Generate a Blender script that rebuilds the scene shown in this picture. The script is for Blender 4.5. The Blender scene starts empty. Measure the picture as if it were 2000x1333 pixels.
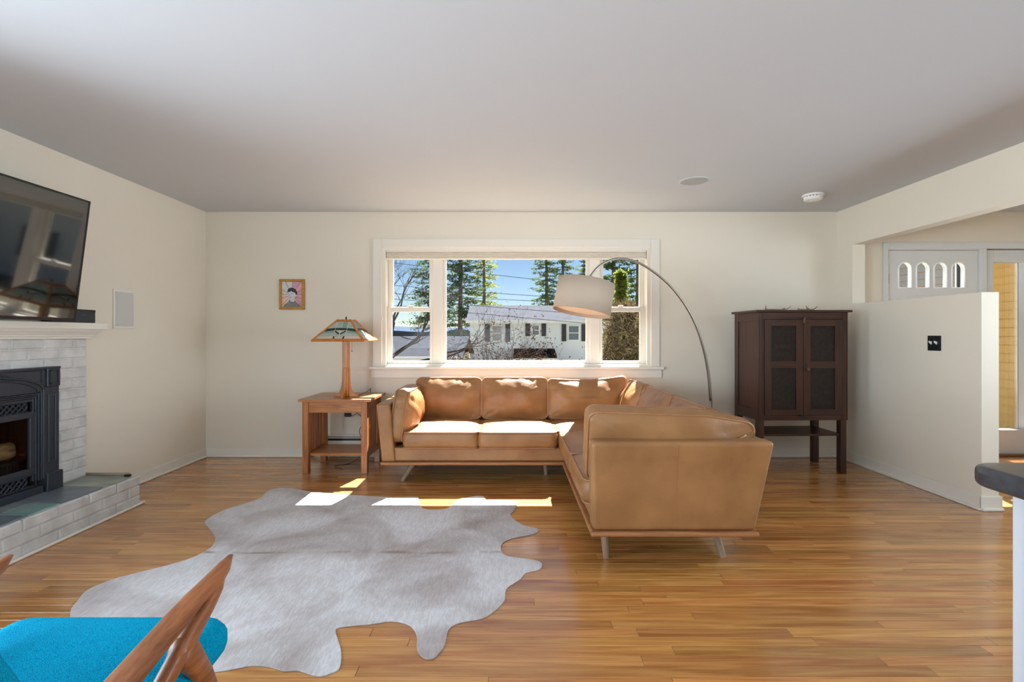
import bpy, bmesh, math, random
from mathutils import Vector, Matrix, noise

SC = bpy.context.scene
COL = SC.collection
R = math.radians
random.seed(7)

# ------------------------------------------------------------------ camera
F, CU, CV, CH = 950.0, 995.0, 655.0, 1.215      # focal length and vanishing point in px, eye height in m
cam_d = bpy.data.cameras.new('camera')
cam = bpy.data.objects.new('camera', cam_d); COL.objects.link(cam)
cam_d.sensor_width = 36.0
cam_d.lens = F / 2000.0 * 36.0
cam_d.shift_x = (1000 - CU) / 2000.0
cam_d.shift_y = -(666.5 - CV) / 2000.0
cam_d.clip_start = 0.05; cam_d.clip_end = 400
cam.location = (0, 0, CH); cam.rotation_euler = (R(90), 0, 0)
SC.camera = cam

# ------------------------------------------------------------------ sky, sun, added fill lamps
SUN_DIR = Vector((-0.30, -1.0, -1.32)).normalized()
w = bpy.data.worlds.new('sky'); SC.world = w; w.use_nodes = True
nt = w.node_tree; nt.nodes.clear()
sky = nt.nodes.new('ShaderNodeTexSky'); sky.sky_type = 'NISHITA'; sky.sun_disc = False
sky.sun_elevation = R(53); sky.sun_rotation = R(17); sky.altitude = 800
sky.air_density = 0.9; sky.dust_density = 0.0; sky.ozone_density = 4.0
bg = nt.nodes.new('ShaderNodeBackground'); bg.inputs[1].default_value = 0.105
wo = nt.nodes.new('ShaderNodeOutputWorld')
tn = nt.nodes.new('ShaderNodeMix'); tn.data_type = 'RGBA'; tn.blend_type = 'MULTIPLY'; tn.inputs[0].default_value = 1.0
tn.inputs[7].default_value = (1.06, 1.0, 0.96, 1)
nt.links.new(sky.outputs[0], tn.inputs[6]); nt.links.new(tn.outputs[2], bg.inputs[0]); nt.links.new(bg.outputs[0], wo.inputs[0])

sd = bpy.data.lights.new('sun', 'SUN'); sd.energy = 42.0; sd.angle = R(0.5); sd.color = (1.0, 0.96, 0.91)
so = bpy.data.objects.new('sun', sd); COL.objects.link(so)
so.rotation_euler = SUN_DIR.to_track_quat('-Z', 'Y').to_euler(); so.location = (5, 20, 25)

def area(name, loc, rot, sx, sy, power, col=(1, 1, 1)):
    d = bpy.data.lights.new(name, 'AREA'); d.shape = 'RECTANGLE'; d.size = sx; d.size_y = sy
    d.energy = power; d.color = col
    o = bpy.data.objects.new(name, d); COL.objects.link(o); o.location = loc; o.rotation_euler = rot
    return o
# added fill lamps, set at assumed window openings out of view
FILL_TINT = (0.73, 0.87, 1.0)
area('fill_rear', (-1.2, -3.25, 1.15), (R(165), 0, 0), 2.9, 2.0, 190, FILL_TINT)
area('fill_entry_side', (5.33, 2.2, 1.40), (R(96), 0, R(90)), 2.0, 1.2, 54, FILL_TINT).data.spread = R(100)  # entry source inferred from floor shine; placing and spread tuned as fill
area('fill_left_near', (-3.0, 1.25, 1.30), (R(92), 0, R(-90)), 0.9, 1.3, 42, FILL_TINT).data.spread = R(125)
area('fill_left_rear', (-3.0, -1.6, 1.30), (R(100), 0, R(-90)), 1.8, 1.3, 212, FILL_TINT)

SC.view_settings.view_transform = 'Standard'
SC.view_settings.look = 'None'
SC.view_settings.exposure = 0.13
SC.view_settings.gamma = 1.0
SC.view_settings.use_curve_mapping = False

# ------------------------------------------------------------------ helpers
INV = {}
def tag(o, label=None, cat=None, group=None, kind=None):
    if label: o['label'] = label
    if cat: o['category'] = cat
    if group: o['group'] = group
    if kind: o['kind'] = kind
    return o

def thing(name, label=None, cat=None, loc=(0, 0, 0), rz=0.0, group=None, kind=None):
    o = bpy.data.objects.new(name, None); COL.objects.link(o)
    o.empty_display_size = 0.1
    o.location = loc; o.rotation_euler = (0, 0, rz)
    m = Matrix.Translation(loc) @ Matrix.Rotation(rz, 4, 'Z')
    INV[o.name] = m.inverted()
    return tag(o, label, cat, group, kind)

class MB:
    def __init__(s): s.v = []; s.f = []; s.M = None
    def add(s, vs, fs):
        b = len(s.v); s.v += [Vector(p) for p in vs]; s.f += [tuple(i + b for i in q) for q in fs]; return s
    def box(s, x0, x1, y0, y1, z0, z1):
        return s.hull8([(x0, y0, z0), (x1, y0, z0), (x1, y1, z0), (x0, y1, z0),
                        (x0, y0, z1), (x1, y0, z1), (x1, y1, z1), (x0, y1, z1)])
    def hull8(s, p):
        return s.add(p, [(3, 2, 1, 0), (4, 5, 6, 7), (0, 1, 5, 4), (1, 2, 6, 5), (2, 3, 7, 6), (3, 0, 4, 7)])
    def prism(s, poly, axis, a, b):
        n = len(poly)
        def P(q, t): return {'x': (t, q[0], q[1]), 'y': (q[0], t, q[1]), 'z': (q[0], q[1], t)}[axis]
        vs = [P(q, a) for q in poly] + [P(q, b) for q in poly]
        return s.add(vs, [tuple(range(n - 1, -1, -1)), tuple(range(n, 2 * n))] +
                     [(i, (i + 1) % n, n + (i + 1) % n, n + i) for i in range(n)])
    def tube(s, path, r, n=8, closed=False):
        path = [Vector(p) for p in path]; k = len(path)
        rr = r if isinstance(r, (list, tuple)) else [r] * k
        vs = []; up = None
        for i, p in enumerate(path):
            a = path[i - 1] if (i > 0 or closed) else p
            b = path[(i + 1) % k] if (i < k - 1 or closed) else p
            t = (b - a)
            t = t.normalized() if t.length > 1e-9 else Vector((0, 0, 1))
            if up is None:
                up = Vector((0, 0, 1)) if abs(t.z) < 0.9 else Vector((1, 0, 0))
            x = t.cross(up)
            if x.length < 1e-6: x = t.cross(Vector((0.3, 0.9, 0.2)))
            x.normalize(); y = x.cross(t).normalized(); up = y
            for j in range(n):
                an = 2 * math.pi * j / n
                vs.append(p + (x * math.cos(an) + y * math.sin(an)) * rr[i])
        fs = []
        for i in range(k if closed else k - 1):
            i2 = (i + 1) % k
            for j in range(n):
                fs.append((i * n + j, i * n + (j + 1) % n, i2 * n + (j + 1) % n, i2 * n + j))
        if not closed:
            fs += [tuple(range(n - 1, -1, -1)), tuple(range((k - 1) * n, k * n))]
        return s.add(vs, fs)
    def lathe(s, prof, c=(0, 0, 0), n=24, M=None):
        vs = []; k = len(prof)
        for r, z in prof:
            for j in range(n):
                an = 2 * math.pi * j / n
                p = Vector((r * math.cos(an), r * math.sin(an), z))
                vs.append((M @ p if M else p) + Vector(c))
        fs = [(i * n + j, i * n + (j + 1) % n, (i + 1) * n + (j + 1) % n, (i + 1) * n + j) for i in range(k - 1) for j in range(n)]
        fs += [tuple(range(n - 1, -1, -1)), tuple(range((k - 1) * n, k * n))]
        return s.add(vs, fs)
    def xf(s, M):
        s.v = [M @ p for p in s.v]; return s
    def mesh(s, name, mat, smooth=False, inv=None):
        me = bpy.data.meshes.new(name)
        vs = [inv @ p for p in s.v] if inv is not None else s.v
        me.from_pydata([tuple(p) for p in vs], [], s.f)
        if len(s.f) < 60000:
            bm = bmesh.new(); bm.from_mesh(me); bmesh.ops.recalc_face_normals(bm, faces=bm.faces); bm.to_mesh(me); bm.free()
        if mat: me.materials.append(mat)
        if smooth: me.polygons.foreach_set('use_smooth', [True] * len(me.polygons))
        me.update()
        return me
    def build(s, name, mat, parent=None, bevel=0.0, smooth=False, seg=2, label=None, kind=None):
        inv = INV.get(parent.name) if parent else None
        o = bpy.data.objects.new(name, s.mesh(name, mat, smooth, inv)); COL.objects.link(o)
        if parent:
            o.parent = parent
            if inv is not None: INV[o.name] = inv
        if bevel:
            b = o.modifiers.new('bevel', 'BEVEL'); b.width = bevel; b.segments = seg; b.limit_method = 'ANGLE'; b.angle_limit = R(35)
        if label: o['label'] = label
        if kind: o['kind'] = kind
        return o

def bx(*a): return MB().box(*a)
def one(name, mb, mat, label, cat, group=None, kind=None, **k):      # a thing that is one mesh
    return tag(mb.build(name, mat, **k), label, cat, group, kind)
def struct(name, mb, mat, **k):
    return tag(mb.build(name, mat, **k), kind='structure')

# ------------------------------------------------------------------ materials
def lin(c):
    return tuple(((x / 255) / 12.92 if x / 255 <= 0.04045 else ((x / 255 + 0.055) / 1.055) ** 2.4) for x in c) + (1.0,)
def new_mat(name):
    m = bpy.data.materials.new(name); m.use_nodes = True
    t = m.node_tree; return m, t, t.nodes['Principled BSDF']
def N(t, k, **kw):
    n = t.nodes.new(k)
    for a, b in kw.items(): setattr(n, a, b)
    return n
def paint(name, c, rough=0.5, metal=0.0, var=0.0, vscale=6.0, bump=0.0, bscale=120.0, coat=0.0, spec=0.5, stretch=None, sheen=0.0, emis=None):
    m, t, p = new_mat(name)
    p.inputs['Base Color'].default_value = lin(c); p.inputs['Roughness'].default_value = rough
    p.inputs['Metallic'].default_value = metal; p.inputs['Coat Weight'].default_value = coat
    p.inputs['Specular IOR Level'].default_value = spec
    if sheen: p.inputs['Sheen Weight'].default_value = sheen
    tc = N(t, 'ShaderNodeTexCoord'); mp = N(t, 'ShaderNodeMapping')
    t.links.new(tc.outputs['Object'], mp.inputs[0])
    if stretch: mp.inputs['Scale'].default_value = stretch
    if var:
        nz = N(t, 'ShaderNodeTexNoise'); nz.inputs['Scale'].default_value = vscale; nz.inputs['Detail'].default_value = 5
        rp = N(t, 'ShaderNodeValToRGB')
        rp.color_ramp.elements[0].position = 0.3; rp.color_ramp.elements[1].position = 0.7
        b = lin(c)
        rp.color_ramp.elements[0].color = tuple(max(0, x * (1 - var)) for x in b[:3]) + (1,)
        rp.color_ramp.elements[1].color = tuple(min(1, x * (1 + var)) for x in b[:3]) + (1,)
        t.links.new(mp.outputs[0], nz.inputs['Vector']); t.links.new(nz.outputs['Fac'], rp.inputs[0]); t.links.new(rp.outputs[0], p.inputs['Base Color'])
    if bump:
        n2 = N(t, 'ShaderNodeTexNoise'); n2.inputs['Scale'].default_value = bscale; n2.inputs['Detail'].default_value = 3
        bp = N(t, 'ShaderNodeBump'); bp.inputs['Strength'].default_value = bump; bp.inputs['Distance'].default_value = 0.004
        t.links.new(mp.outputs[0], n2.inputs['Vector']); t.links.new(n2.outputs['Fac'], bp.inputs['Height']); t.links.new(bp.outputs[0], p.inputs['Normal'])
    return m
def wood(name, c1, c2, axis='x', rough=0.4, s=1.0, coat=0.0, tint=False, dark=0.0):
    m, t, p = new_mat(name)
    p.inputs['Roughness'].default_value = rough; p.inputs['Coat Weight'].default_value = coat; p.inputs['Coat Roughness'].default_value = 0.15
    if tint:
        src = N(t, 'ShaderNodeNewGeometry').outputs['Position']
        at = N(t, 'ShaderNodeAttribute'); at.attribute_name = 'tint'
        sc_ = N(t, 'ShaderNodeVectorMath', operation='SCALE'); sc_.inputs['Scale'].default_value = 41.0
        ad = N(t, 'ShaderNodeVectorMath', operation='ADD')
        t.links.new(at.outputs['Vector'], sc_.inputs[0]); t.links.new(src, ad.inputs[0]); t.links.new(sc_.outputs[0], ad.inputs[1])
        src = ad.outputs[0]
    else:
        src = N(t, 'ShaderNodeTexCoord').outputs['Object']
    def mapped(al, ac):
        mp = N(t, 'ShaderNodeMapping'); v = [ac * s] * 3; v['xyz'.index(axis)] = al * s
        mp.inputs['Scale'].default_value = v; t.links.new(src, mp.inputs[0]); return mp.outputs[0]
    n1 = N(t, 'ShaderNodeTexNoise'); n1.inputs['Scale'].default_value = 1.0; n1.inputs['Detail'].default_value = 6; n1.inputs['Distortion'].default_value = 1.2
    t.links.new(mapped(1.6, 22), n1.inputs['Vector'])
    rp = N(t, 'ShaderNodeValToRGB'); rp.color_ramp.elements[0].position = 0.33; rp.color_ramp.elements[1].position = 0.68
    rp.color_ramp.elements[0].color = lin(c1); rp.color_ramp.elements[1].color = lin(c2)
    t.links.new(n1.outputs['Fac'], rp.inputs[0])
    n2 = N(t, 'ShaderNodeTexNoise'); n2.inputs['Scale'].default_value = 1.0; n2.inputs['Detail'].default_value = 4
    t.links.new(mapped(4, 170), n2.inputs['Vector'])
    r2 = N(t, 'ShaderNodeValToRGB'); r2.color_ramp.elements[0].position = 0.35; r2.color_ramp.elements[1].position = 0.6
    r2.color_ramp.elements[0].color = (0.74, 0.70, 0.66, 1); r2.color_ramp.elements[1].color = (1, 1, 1, 1)
    t.links.new(n2.outputs['Fac'], r2.inputs[0])
    mx = N(t, 'ShaderNodeMix', data_type='RGBA', blend_type='MULTIPLY'); mx.inputs[0].default_value = 0.8
    t.links.new(rp.outputs[0], mx.inputs[6]); t.links.new(r2.outputs[0], mx.inputs[7])
    out = mx.outputs[2]
    if tint:
        sp = N(t, 'ShaderNodeSeparateXYZ'); t.links.new(at.outputs['Vector'], sp.inputs[0])
        hs = N(t, 'ShaderNodeHueSaturation')
        mr = N(t, 'ShaderNodeMapRange'); mr.inputs[3].default_value = 0.76; mr.inputs[4].default_value = 1.14
        t.links.new(sp.outputs[0], mr.inputs[0]); t.links.new(mr.outputs[0], hs.inputs['Value'])
        m2 = N(t, 'ShaderNodeMapRange'); m2.inputs[3].default_value = 0.49; m2.inputs[4].default_value = 0.502
        t.links.new(sp.outputs[1], m2.inputs[0]); t.links.new(m2.outputs[0], hs.inputs['Hue'])
        t.links.new(out, hs.inputs['Color']); out = hs.outputs[0]
    t.links.new(out, p.inputs['Base Color'])
    bp = N(t, 'ShaderNodeBump'); bp.inputs['Strength'].default_value = 0.12; bp.inputs['Distance'].default_value = 0.002
    t.links.new(n2.outputs['Fac'], bp.inputs['Height']); t.links.new(bp.outputs[0], p.inputs['Normal'])
    return m
def thin_glass(name, tintc=(1, 1, 1, 1), refl=1.0):
    m = bpy.data.materials.new(name); m.use_nodes = True; t = m.node_tree; t.nodes.clear()
    tr = N(t, 'ShaderNodeBsdfTransparent'); tr.inputs[0].default_value = tintc
    gl = N(t, 'ShaderNodeBsdfGlossy'); gl.inputs['Roughness'].default_value = 0.02
    lw = N(t, 'ShaderNodeLayerWeight'); lw.inputs[0].default_value = 0.5
    pw_ = N(t, 'ShaderNodeMath', operation='POWER'); pw_.inputs[1].default_value = 4.5
    mu = N(t, 'ShaderNodeMath', operation='MULTIPLY_ADD'); mu.inputs[1].default_value = 0.7 * refl; mu.inputs[2].default_value = 0.035 * refl
    mx = N(t, 'ShaderNodeMixShader'); o = N(t, 'ShaderNodeOutputMaterial')
    t.links.new(lw.outputs['Facing'], pw_.inputs[0]); t.links.new(pw_.outputs[0], mu.inputs[0]); t.links.new(mu.outputs[0], mx.inputs[0])
    t.links.new(tr.outputs[0], mx.inputs[1]); t.links.new(gl.outputs[0], mx.inputs[2]); t.links.new(mx.outputs[0], o.inputs[0])
    return m

WALL = paint('wall_paint_cream', (226, 217, 200), 0.75, var=0.015, vscale=2, bump=0.06, bscale=260)
CEIL = paint('ceiling_paint_white', (199, 202, 206), 0.85, bump=0.05, bscale=220)
TRIM = paint('trim_paint_white', (228, 222, 210), 0.6, bump=0.02, bscale=150)
DOORP = paint('door_paint_grey_white', (214, 214, 212), 0.4, bump=0.03, bscale=140)
FLOORW = wood('oak_strip_floor', (176, 114, 52), (214, 158, 86), 'x', 0.27, 1.0, coat=0.7, tint=True)
FLOORW.node_tree.nodes['Principled BSDF'].inputs['Coat IOR'].default_value = 1.6
SUBF = paint('subfloor_dark', (70, 42, 22), 0.8)
GLASS = thin_glass('window_glass', (0.98, 0.99, 0.99, 1), 0.12)
BLACK = paint('black_satin', (22, 23, 26), 0.4)

# ------------------------------------------------------------------ room shell
XL, XR, YB, ZC = -3.027, 3.272, 4.85, 2.445
XR2, XE, YF = 3.392, 5.35, -3.3
WX0, WX1, WZ0, WZ1 = -1.271, 1.409, 0.904, 2.088       # window opening
DX0, DX1, DZ1 = 3.765, 5.25, 2.085                     # door + sidelight opening
FBY0, FBY1, FBZ0, FBZ1 = 2.2, 3.1, 0.215, 0.985        # firebox opening

fl = struct('floor', bx(XL - .2, XE + .2, YF - .2, YB, -0.12, -0.016), SUBF)
struct('ceiling', bx(XL - .2, XE + .2, YF - .2, YB + .17, ZC, ZC + .15), CEIL)
m = MB()
m.box(XL - .2, WX0, YB, YB + .17, -.12, ZC); m.box(WX1, DX0, YB, YB + .17, -.12, ZC)
m.box(WX0, WX1, YB, YB + .17, -.12, WZ0); m.box(WX0, WX1, YB, YB + .17, WZ1, ZC)
m.box(DX0, DX1, YB, YB + .17, DZ1, ZC); m.box(DX1, XE + .6, YB, YB + .17, -.12, ZC)
m.box(DX0, DX1, YB, YB + .17, -.12, -.02)
struct('wall_back', m, WALL)
m = MB()
m.box(DX1 + .02, 5.78, YB + .17, YB + .185, -.9, 2.6); m.box(WX1 + .3, DX0 - .02, YB + .17, YB + .185, -.9, 2.6)
struct('wall_dark_skin', m, paint('bounce_damping_brown', (92, 76, 44), .8, spec=0))  # unseen dark skin added to cut sun bounce onto the porch boards
m = MB()
m.box(XL - .2, XL, YF - .2, -2.5, -.016, ZC); m.box(XL - .2, XL, -.7, .8, -.016, ZC); m.box(XL - .2, XL, -2.5, -.7, -.016, .65); m.box(XL - .2, XL, -2.5, -.7, 1.95, ZC); m.box(XL - .2, XL, 1.7, FBY0, -.016, ZC); m.box(XL - .2, XL, .8, 1.7, -.016, .65); m.box(XL - .2, XL, .8, 1.7, 1.95, ZC); m.box(XL - .2, XL, FBY1, YB, -.016, ZC)
m.box(XL - .2, XL, FBY0, FBY1, -.016, FBZ0); m.box(XL - .2, XL, FBY0, FBY1, FBZ1, ZC)
struct('wall_left', m, WALL)
m = MB()
m.box(XR, XR2, 4.64, YB, -.016, ZC); m.box(XR, XR2, 3.371, 4.64, -.016, 1.513); m.box(XR, XR2, YF, 4.64, 2.08, ZC)
struct('wall_right', m, WALL)
m = MB()
m.box(XE, XE + .2, YF, 1.2, -.016, ZC); m.box(XE, XE + .2, 3.2, YB, -.016, ZC)
m.box(XE, XE + .2, 1.2, 3.2, -.016, .85); m.box(XE, XE + .2, 1.2, 3.2, 2.05, ZC)
struct('wall_entry', m, WALL)
m = MB()
m.box(XL - .2, -2.65, YF - .2, YF, -.016, ZC); m.box(.25, 1.55, YF - .2, YF, -.016, ZC); m.box(3.05, XE + .2, YF - .2, YF, -.016, ZC)
m.box(-2.65, .25, YF - .2, YF, 2.15, ZC); m.box(1.55, 3.05, YF - .2, YF, 2.0, ZC); m.box(1.55, 3.05, YF - .2, YF, -.016, .9)
m.box(-2.65, .25, YF - .2, YF, -.016, .15)
struct('wall_front', m, WALL)

# floor planks: the ~300 showing largest are pieces of their own, the rest one joined part
PW = 0.05715
def plank_geo(x0, x1, y0, y1):
    g, c = 0.0006, 0.0009
    a, b, e, d = x0 + g, x1 - g, y0 + g, y1 - g
    return [(a, e, -.016), (b, e, -.016), (b, d, -.016), (a, d, -.016), (a, e, -c), (b, e, -c), (b, d, -c), (a, d, -c),
            (a + c, e + c, 0), (b - c, e + c, 0), (b - c, d - c, 0), (a + c, d - c, 0)]
PF = [(0, 1, 5, 4), (1, 2, 6, 5), (2, 3, 7, 6), (3, 0, 4, 7), (4, 5, 9, 8), (5, 6, 10, 9), (6, 7, 11, 10), (7, 4, 8, 11), (8, 9, 10, 11)]
def set_tint(me, cols):
    at = me.attributes.new('tint', 'FLOAT_VECTOR', 'POINT')
    at.data.foreach_set('vector', [c for v in cols for c in v])
near, far = [], []
rp = random.Random(11)
row = 0
y = YF
while y < YB - .001:
    y1 = min(y + PW, YB)
    x = XL - rp.uniform(0, .9)
    while x < XE:
        ln = rp.choice([rp.uniform(.35, .9), rp.uniform(.8, 1.7), rp.uniform(1.2, 2.2)])
        a, b = max(x, XL), min(x + ln, XE)
        if b - a > .02:
            seen = y > 1.62 and a < y * 1.06 and b > -y * 1.06 and not (y < 3.5 and b < -2.65)
            (near if seen and a < XR and len(near) < 298 else far).append((a, b, y, y1))
        x += ln
    y = y1
for a, b, c, d in near:
    me = bpy.data.meshes.new('floor_plank')
    cx, cy = (a + b) / 2, (c + d) / 2
    me.from_pydata([(p[0] - cx, p[1] - cy, p[2]) for p in plank_geo(a, b, c, d)], [], PF)
    t3 = (rp.random(), rp.random(), rp.random()); set_tint(me, [t3] * 12); me.materials.append(FLOORW)
    o = bpy.data.objects.new('floor_plank', me); COL.objects.link(o); o.parent = fl; o.location = (cx, cy, 0)
m = MB(); cols = []
for q in far:
    m.add(plank_geo(*q), PF); cols += [(rp.random(), rp.random(), rp.random())] * 12
o = m.build('distant_floor_planks', FLOORW, fl, kind='stuff'); set_tint(o.data, cols)

# baseboards with shoe moulding
def baseboard(name, segs, h=.095):
    o = thing(name, kind='structure')
    m = MB(); sh = MB()
    for (x0, x1, y0, y1, nx, ny) in segs:      # wall line + inward normal
        t, s_ = .014, .03
        if ny:
            m.box(x0, x1, min(y0, y0 + ny * t), max(y0, y0 + ny * t), 0, h); sh.box(x0, x1, min(y0, y0 + ny * s_), max(y0, y0 + ny * s_), 0, .02)
        else:
            m.box(min(x0, x0 + nx * t), max(x0, x0 + nx * t), y0, y1, 0, h); sh.box(min(x0, x0 + nx * s_), max(x0, x0 + nx * s_), y0, y1, 0, .02)
    m.build('board', TRIM, o, bevel=.004); sh.build('shoe_moulding', TRIM, o, bevel=.008)
baseboard('baseboard_left', [(XL, XL, 3.5, YB, 1, 0)], .09)
baseboard('baseboard_back', [(XL, -1.95, YB, YB, 0, -1), (1.5, XR, YB, YB, 0, -1)], .09)
baseboard('baseboard_right', [(XR, XR, 3.36, YB, -1, 0), (XR - .014, XR2 + .014, 3.371, 3.371, 0, -1), (XR2, XR2, 3.36, YB, 1, 0)], .10)
baseboard('baseboard_entry', [(XR2, 3.70, YB, YB, 0, -1)], .10)

# ------------------------------------------------------------------ window
win = thing('window_1', kind='structure')
Y0 = YB
k0 = YB / F
def WXp(u, Y=YB): return (u - CU) * Y / F
def WZp(v, Y=YB): return CH - (v - CV) * Y / F
cx0, cx1, cz1 = WXp(729), WXp(1287.5), WZp(467.5)
bx(cx0, WX0 + .002, Y0 - .02, Y0, WZ0, cz1).build('casing', TRIM, win, bevel=.004)
bx(WX1 - .002, cx1, Y0 - .02, Y0, WZ0, cz1).build('casing', TRIM, win, bevel=.004)
bx(WX0 + .002, WX1 - .002, Y0 - .02, Y0, WZ1 - .002, cz1).build('casing', TRIM, win, bevel=.004)
bx(WXp(722), WXp(1294.5), Y0 - .055, Y0 + .08, WZp(722), WZp(716)).build('window_stool', TRIM, win, bevel=.006)
bx(WXp(725.5), WXp(1291.5), Y0 - .022, Y0, WZp(738.5), WZp(722)).build('apron', TRIM, win, bevel=.004)
for a, b in ((WX0, WX0 + .036), (WX1 - .036, WX1)):
    bx(a, b, Y0, Y0 + .17, WZ0, WZ1).build('jamb', TRIM, win)
bx(WX0 + .036, WX1 - .036, Y0, Y0 + .17, 2.06, WZ1).build('head_jamb', TRIM, win)
bx(WX0 + .036, WX1 - .036, Y0 + .03, Y0 + .18, WZ0 - .02, .925).build('sill', TRIM, win)
def sash(x0, x1, z0, z1, y, gx0, gx1, gz0, gz1, th=.035):
    s = thing_child('sash', win)
    def fr(*a): return a
    bx(x0, gx0, y, y + th, z0, z1).build('stile', TRIM, s, bevel=.004); bx(gx1, x1, y, y + th, z0, z1).build('stile', TRIM, s, bevel=.004)
    bx(gx0, gx1, y, y + th, z0, gz0).build('rail', TRIM, s, bevel=.004); bx(gx0, gx1, y, y + th, gz1, z1).build('rail', TRIM, s, bevel=.004)
    bx(gx0 - .003, gx1 + .003, y + th * .45, y + th * .55, gz0 - .003, gz1 + .003).build('pane', GLASS, s)
def thing_child(name, parent):
    o = bpy.data.objects.new(name, None); COL.objects.link(o); o.parent = parent; o.empty_display_size = .1
    INV[o.name] = INV[parent.name]; return o
M1a, M1b, M2a, M2b = -.772, -.674, .811, .912
bx(M1a, M1b, Y0 + .057, Y0 + .165, .925, 2.06).build('mullion', TRIM, win, bevel=.004)
bx(M2a, M2b, Y0 + .057, Y0 + .165, .925, 2.06).build('mullion', TRIM, win, bevel=.004)
for (a, b, lg, ug) in ((WX0 + .036, M1a, (-1.188, -.804), (-1.182, -.816)), (M2b, WX1 - .036, (.939, 1.318), (.955, 1.322))):
    sash(a, b, .925, 1.497, Y0 + .062, lg[0], lg[1], .9555, 1.449)
    sash(a, b, 1.46, 2.06, Y0 + .102, ug[0], ug[1], 1.503, 2.02)
sash(M1b, M2a, .925, 2.06, Y0 + .075, -.641, .776, .958, 2.02, .045)
lk = bx(-1.02, -.97, Y0 + .058, Y0 + .085, 1.497, 1.515); lk.build('sash_lock', TRIM, win, bevel=.003)
lk = bx(1.10, 1.15, Y0 + .058, Y0 + .085, 1.497, 1.515); lk.build('sash_lock', TRIM, win, bevel=.003)

BLIND = paint('blind_fabric_cream', (226, 217, 200), 0.8, var=.03, vscale=40)
bl = thing('window_shade', 'cream cellular shade drawn up at the top of the picture window', 'window shade', (0.07, Y0 + .03, 1.975))
bx(-1.232, 1.37, Y0 + .012, Y0 + .052, 2.045, 2.064).build('headrail', TRIM, bl, bevel=.003)
for i in range(4):
    z = 2.043 - i * .0125
    MB().prism([(Y0 + .018, z), (Y0 + .011, z - .006), (Y0 + .018, z - .012), (Y0 + .046, z - .012), (Y0 + .053, z - .006), (Y0 + .046, z)], 'x', -1.228, 1.366).build('fold', BLIND, bl)
bx(-1.232, 1.37, Y0 + .012, Y0 + .052, 1.974, 1.992).build('bottom_rail', BLIND, bl, bevel=.004)
m = MB().tube([(-1.262, Y0 - .03, 2.0), (-1.262, Y0 - .03, 1.4)], .0015, 6); m.build('cord', TRIM, bl)
MB().lathe([(.002, 0), (.007, -.01), (.008, -.03), (.003, -.035)], (-1.262, Y0 - .03, 1.40), 10).build('cord_tassel', TRIM, bl)

# ------------------------------------------------------------------ entry door and sidelight
dr = thing('door_1', kind='structure')
def DXp(u): return (u - CU) * YB / F
zt = WZp(489)
cL = DXp(1723)
bx(cL, DX0, Y0 - .018, Y0, 0, 2.14).build('casing', DOORP, dr, bevel=.004)
bx(DX0, DX1 + .02, Y0 - .018, Y0, 2.075, 2.14).build('casing', DOORP, dr, bevel=.004)
bx(DX1 - .01, DX1 + .06, Y0 - .018, Y0, 0, 2.14).build('casing', DOORP, dr, bevel=.004)
bx(DX0, 3.782, Y0, Y0 + .15, 0, 2.085).build('jamb', DOORP, dr); bx(4.692, 4.752, Y0 - .01, Y0 + .15, 0, 2.075).build('jamb', DOORP, dr, bevel=.003)
bx(3.782, 4.692, Y0, Y0 + .15, 2.066, 2.085).build('head_jamb', DOORP, dr)
bx(3.782, DX1, Y0 - .01, Y0 + .17, -.02, .018).build('threshold', wood('threshold_wood', (96, 56, 30), (120, 74, 40), 'x'), dr)
slab = MB()
d0, d1, lz0, lz1 = 3.786, 4.689, 1.69, 1.945
slab.box(d0, d1, Y0 + .02, Y0 + .064, .02, lz0)
cells = [DXp(u) for u in (1770.5, 1805.5, 1840, 1875)]
edges = [d0] + [(cells[i] + cells[i + 1]) / 2 for i in range(3)] + [d1]
hw = .064
arch = {}
for i, c in enumerate(cells):
    pts = [(c + hw, lz0)] + [(c + hw * math.cos(a), lz1 - hw + hw * math.sin(a)) for a in [math.pi * j / 12 for j in range(13)]] + [(c - hw, lz0)]
    arch[i] = pts
    slab.prism([(edges[i], lz0), (edges[i], 2.063), (edges[i + 1], 2.063), (edges[i + 1], lz0)] + pts, 'y', Y0 + .02, Y0 + .064)
sl = slab.build('door_slab', DOORP, dr)
WHT = paint('moulding_bright_white', (244, 244, 242), 0.4)
for i in range(4):
    p = arch[i]
    MB().tube([(a, Y0 + .02, b) for a, b in p] , .008, 6, closed=True).build('arched_lite_moulding', WHT, sl, smooth=True)
    MB().prism(p, 'y', Y0 + .040, Y0 + .044).build('arched_pane', GLASS, sl)
for z in (1.78, 1.0, .25):
    hg = bx(3.775, 3.790, Y0 + .006, Y0 + .02, z - .05, z + .05); hg.tube([(3.782, Y0 + .008, z - .055), (3.782, Y0 + .008, z + .055)], .006, 8)
    hg.build('hinge', paint('dark_bronze', (58, 44, 34), .4, .8), dr)
sw = thing('window_2', kind='structure')
gx0, gx1, gz0, gz1 = WXp(1928, 4.975), WXp(1989, 4.975), WZp(838, 4.975), WZp(514, 4.975)
bx(4.752, gx0, Y0 + .06, Y0 + .14, .018, 2.075).build('stile', DOORP, sw, bevel=.003); bx(gx1, DX1, Y0 + .06, Y0 + .14, .018, 2.075).build('stile', DOORP, sw, bevel=.003)
bx(gx0, gx1, Y0 + .06, Y0 + .14, .018, gz0).build('rail', DOORP, sw); bx(gx0, gx1, Y0 + .06, Y0 + .14, gz1, 2.075).build('rail', DOORP, sw)
m = MB()
nr = 30
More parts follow.
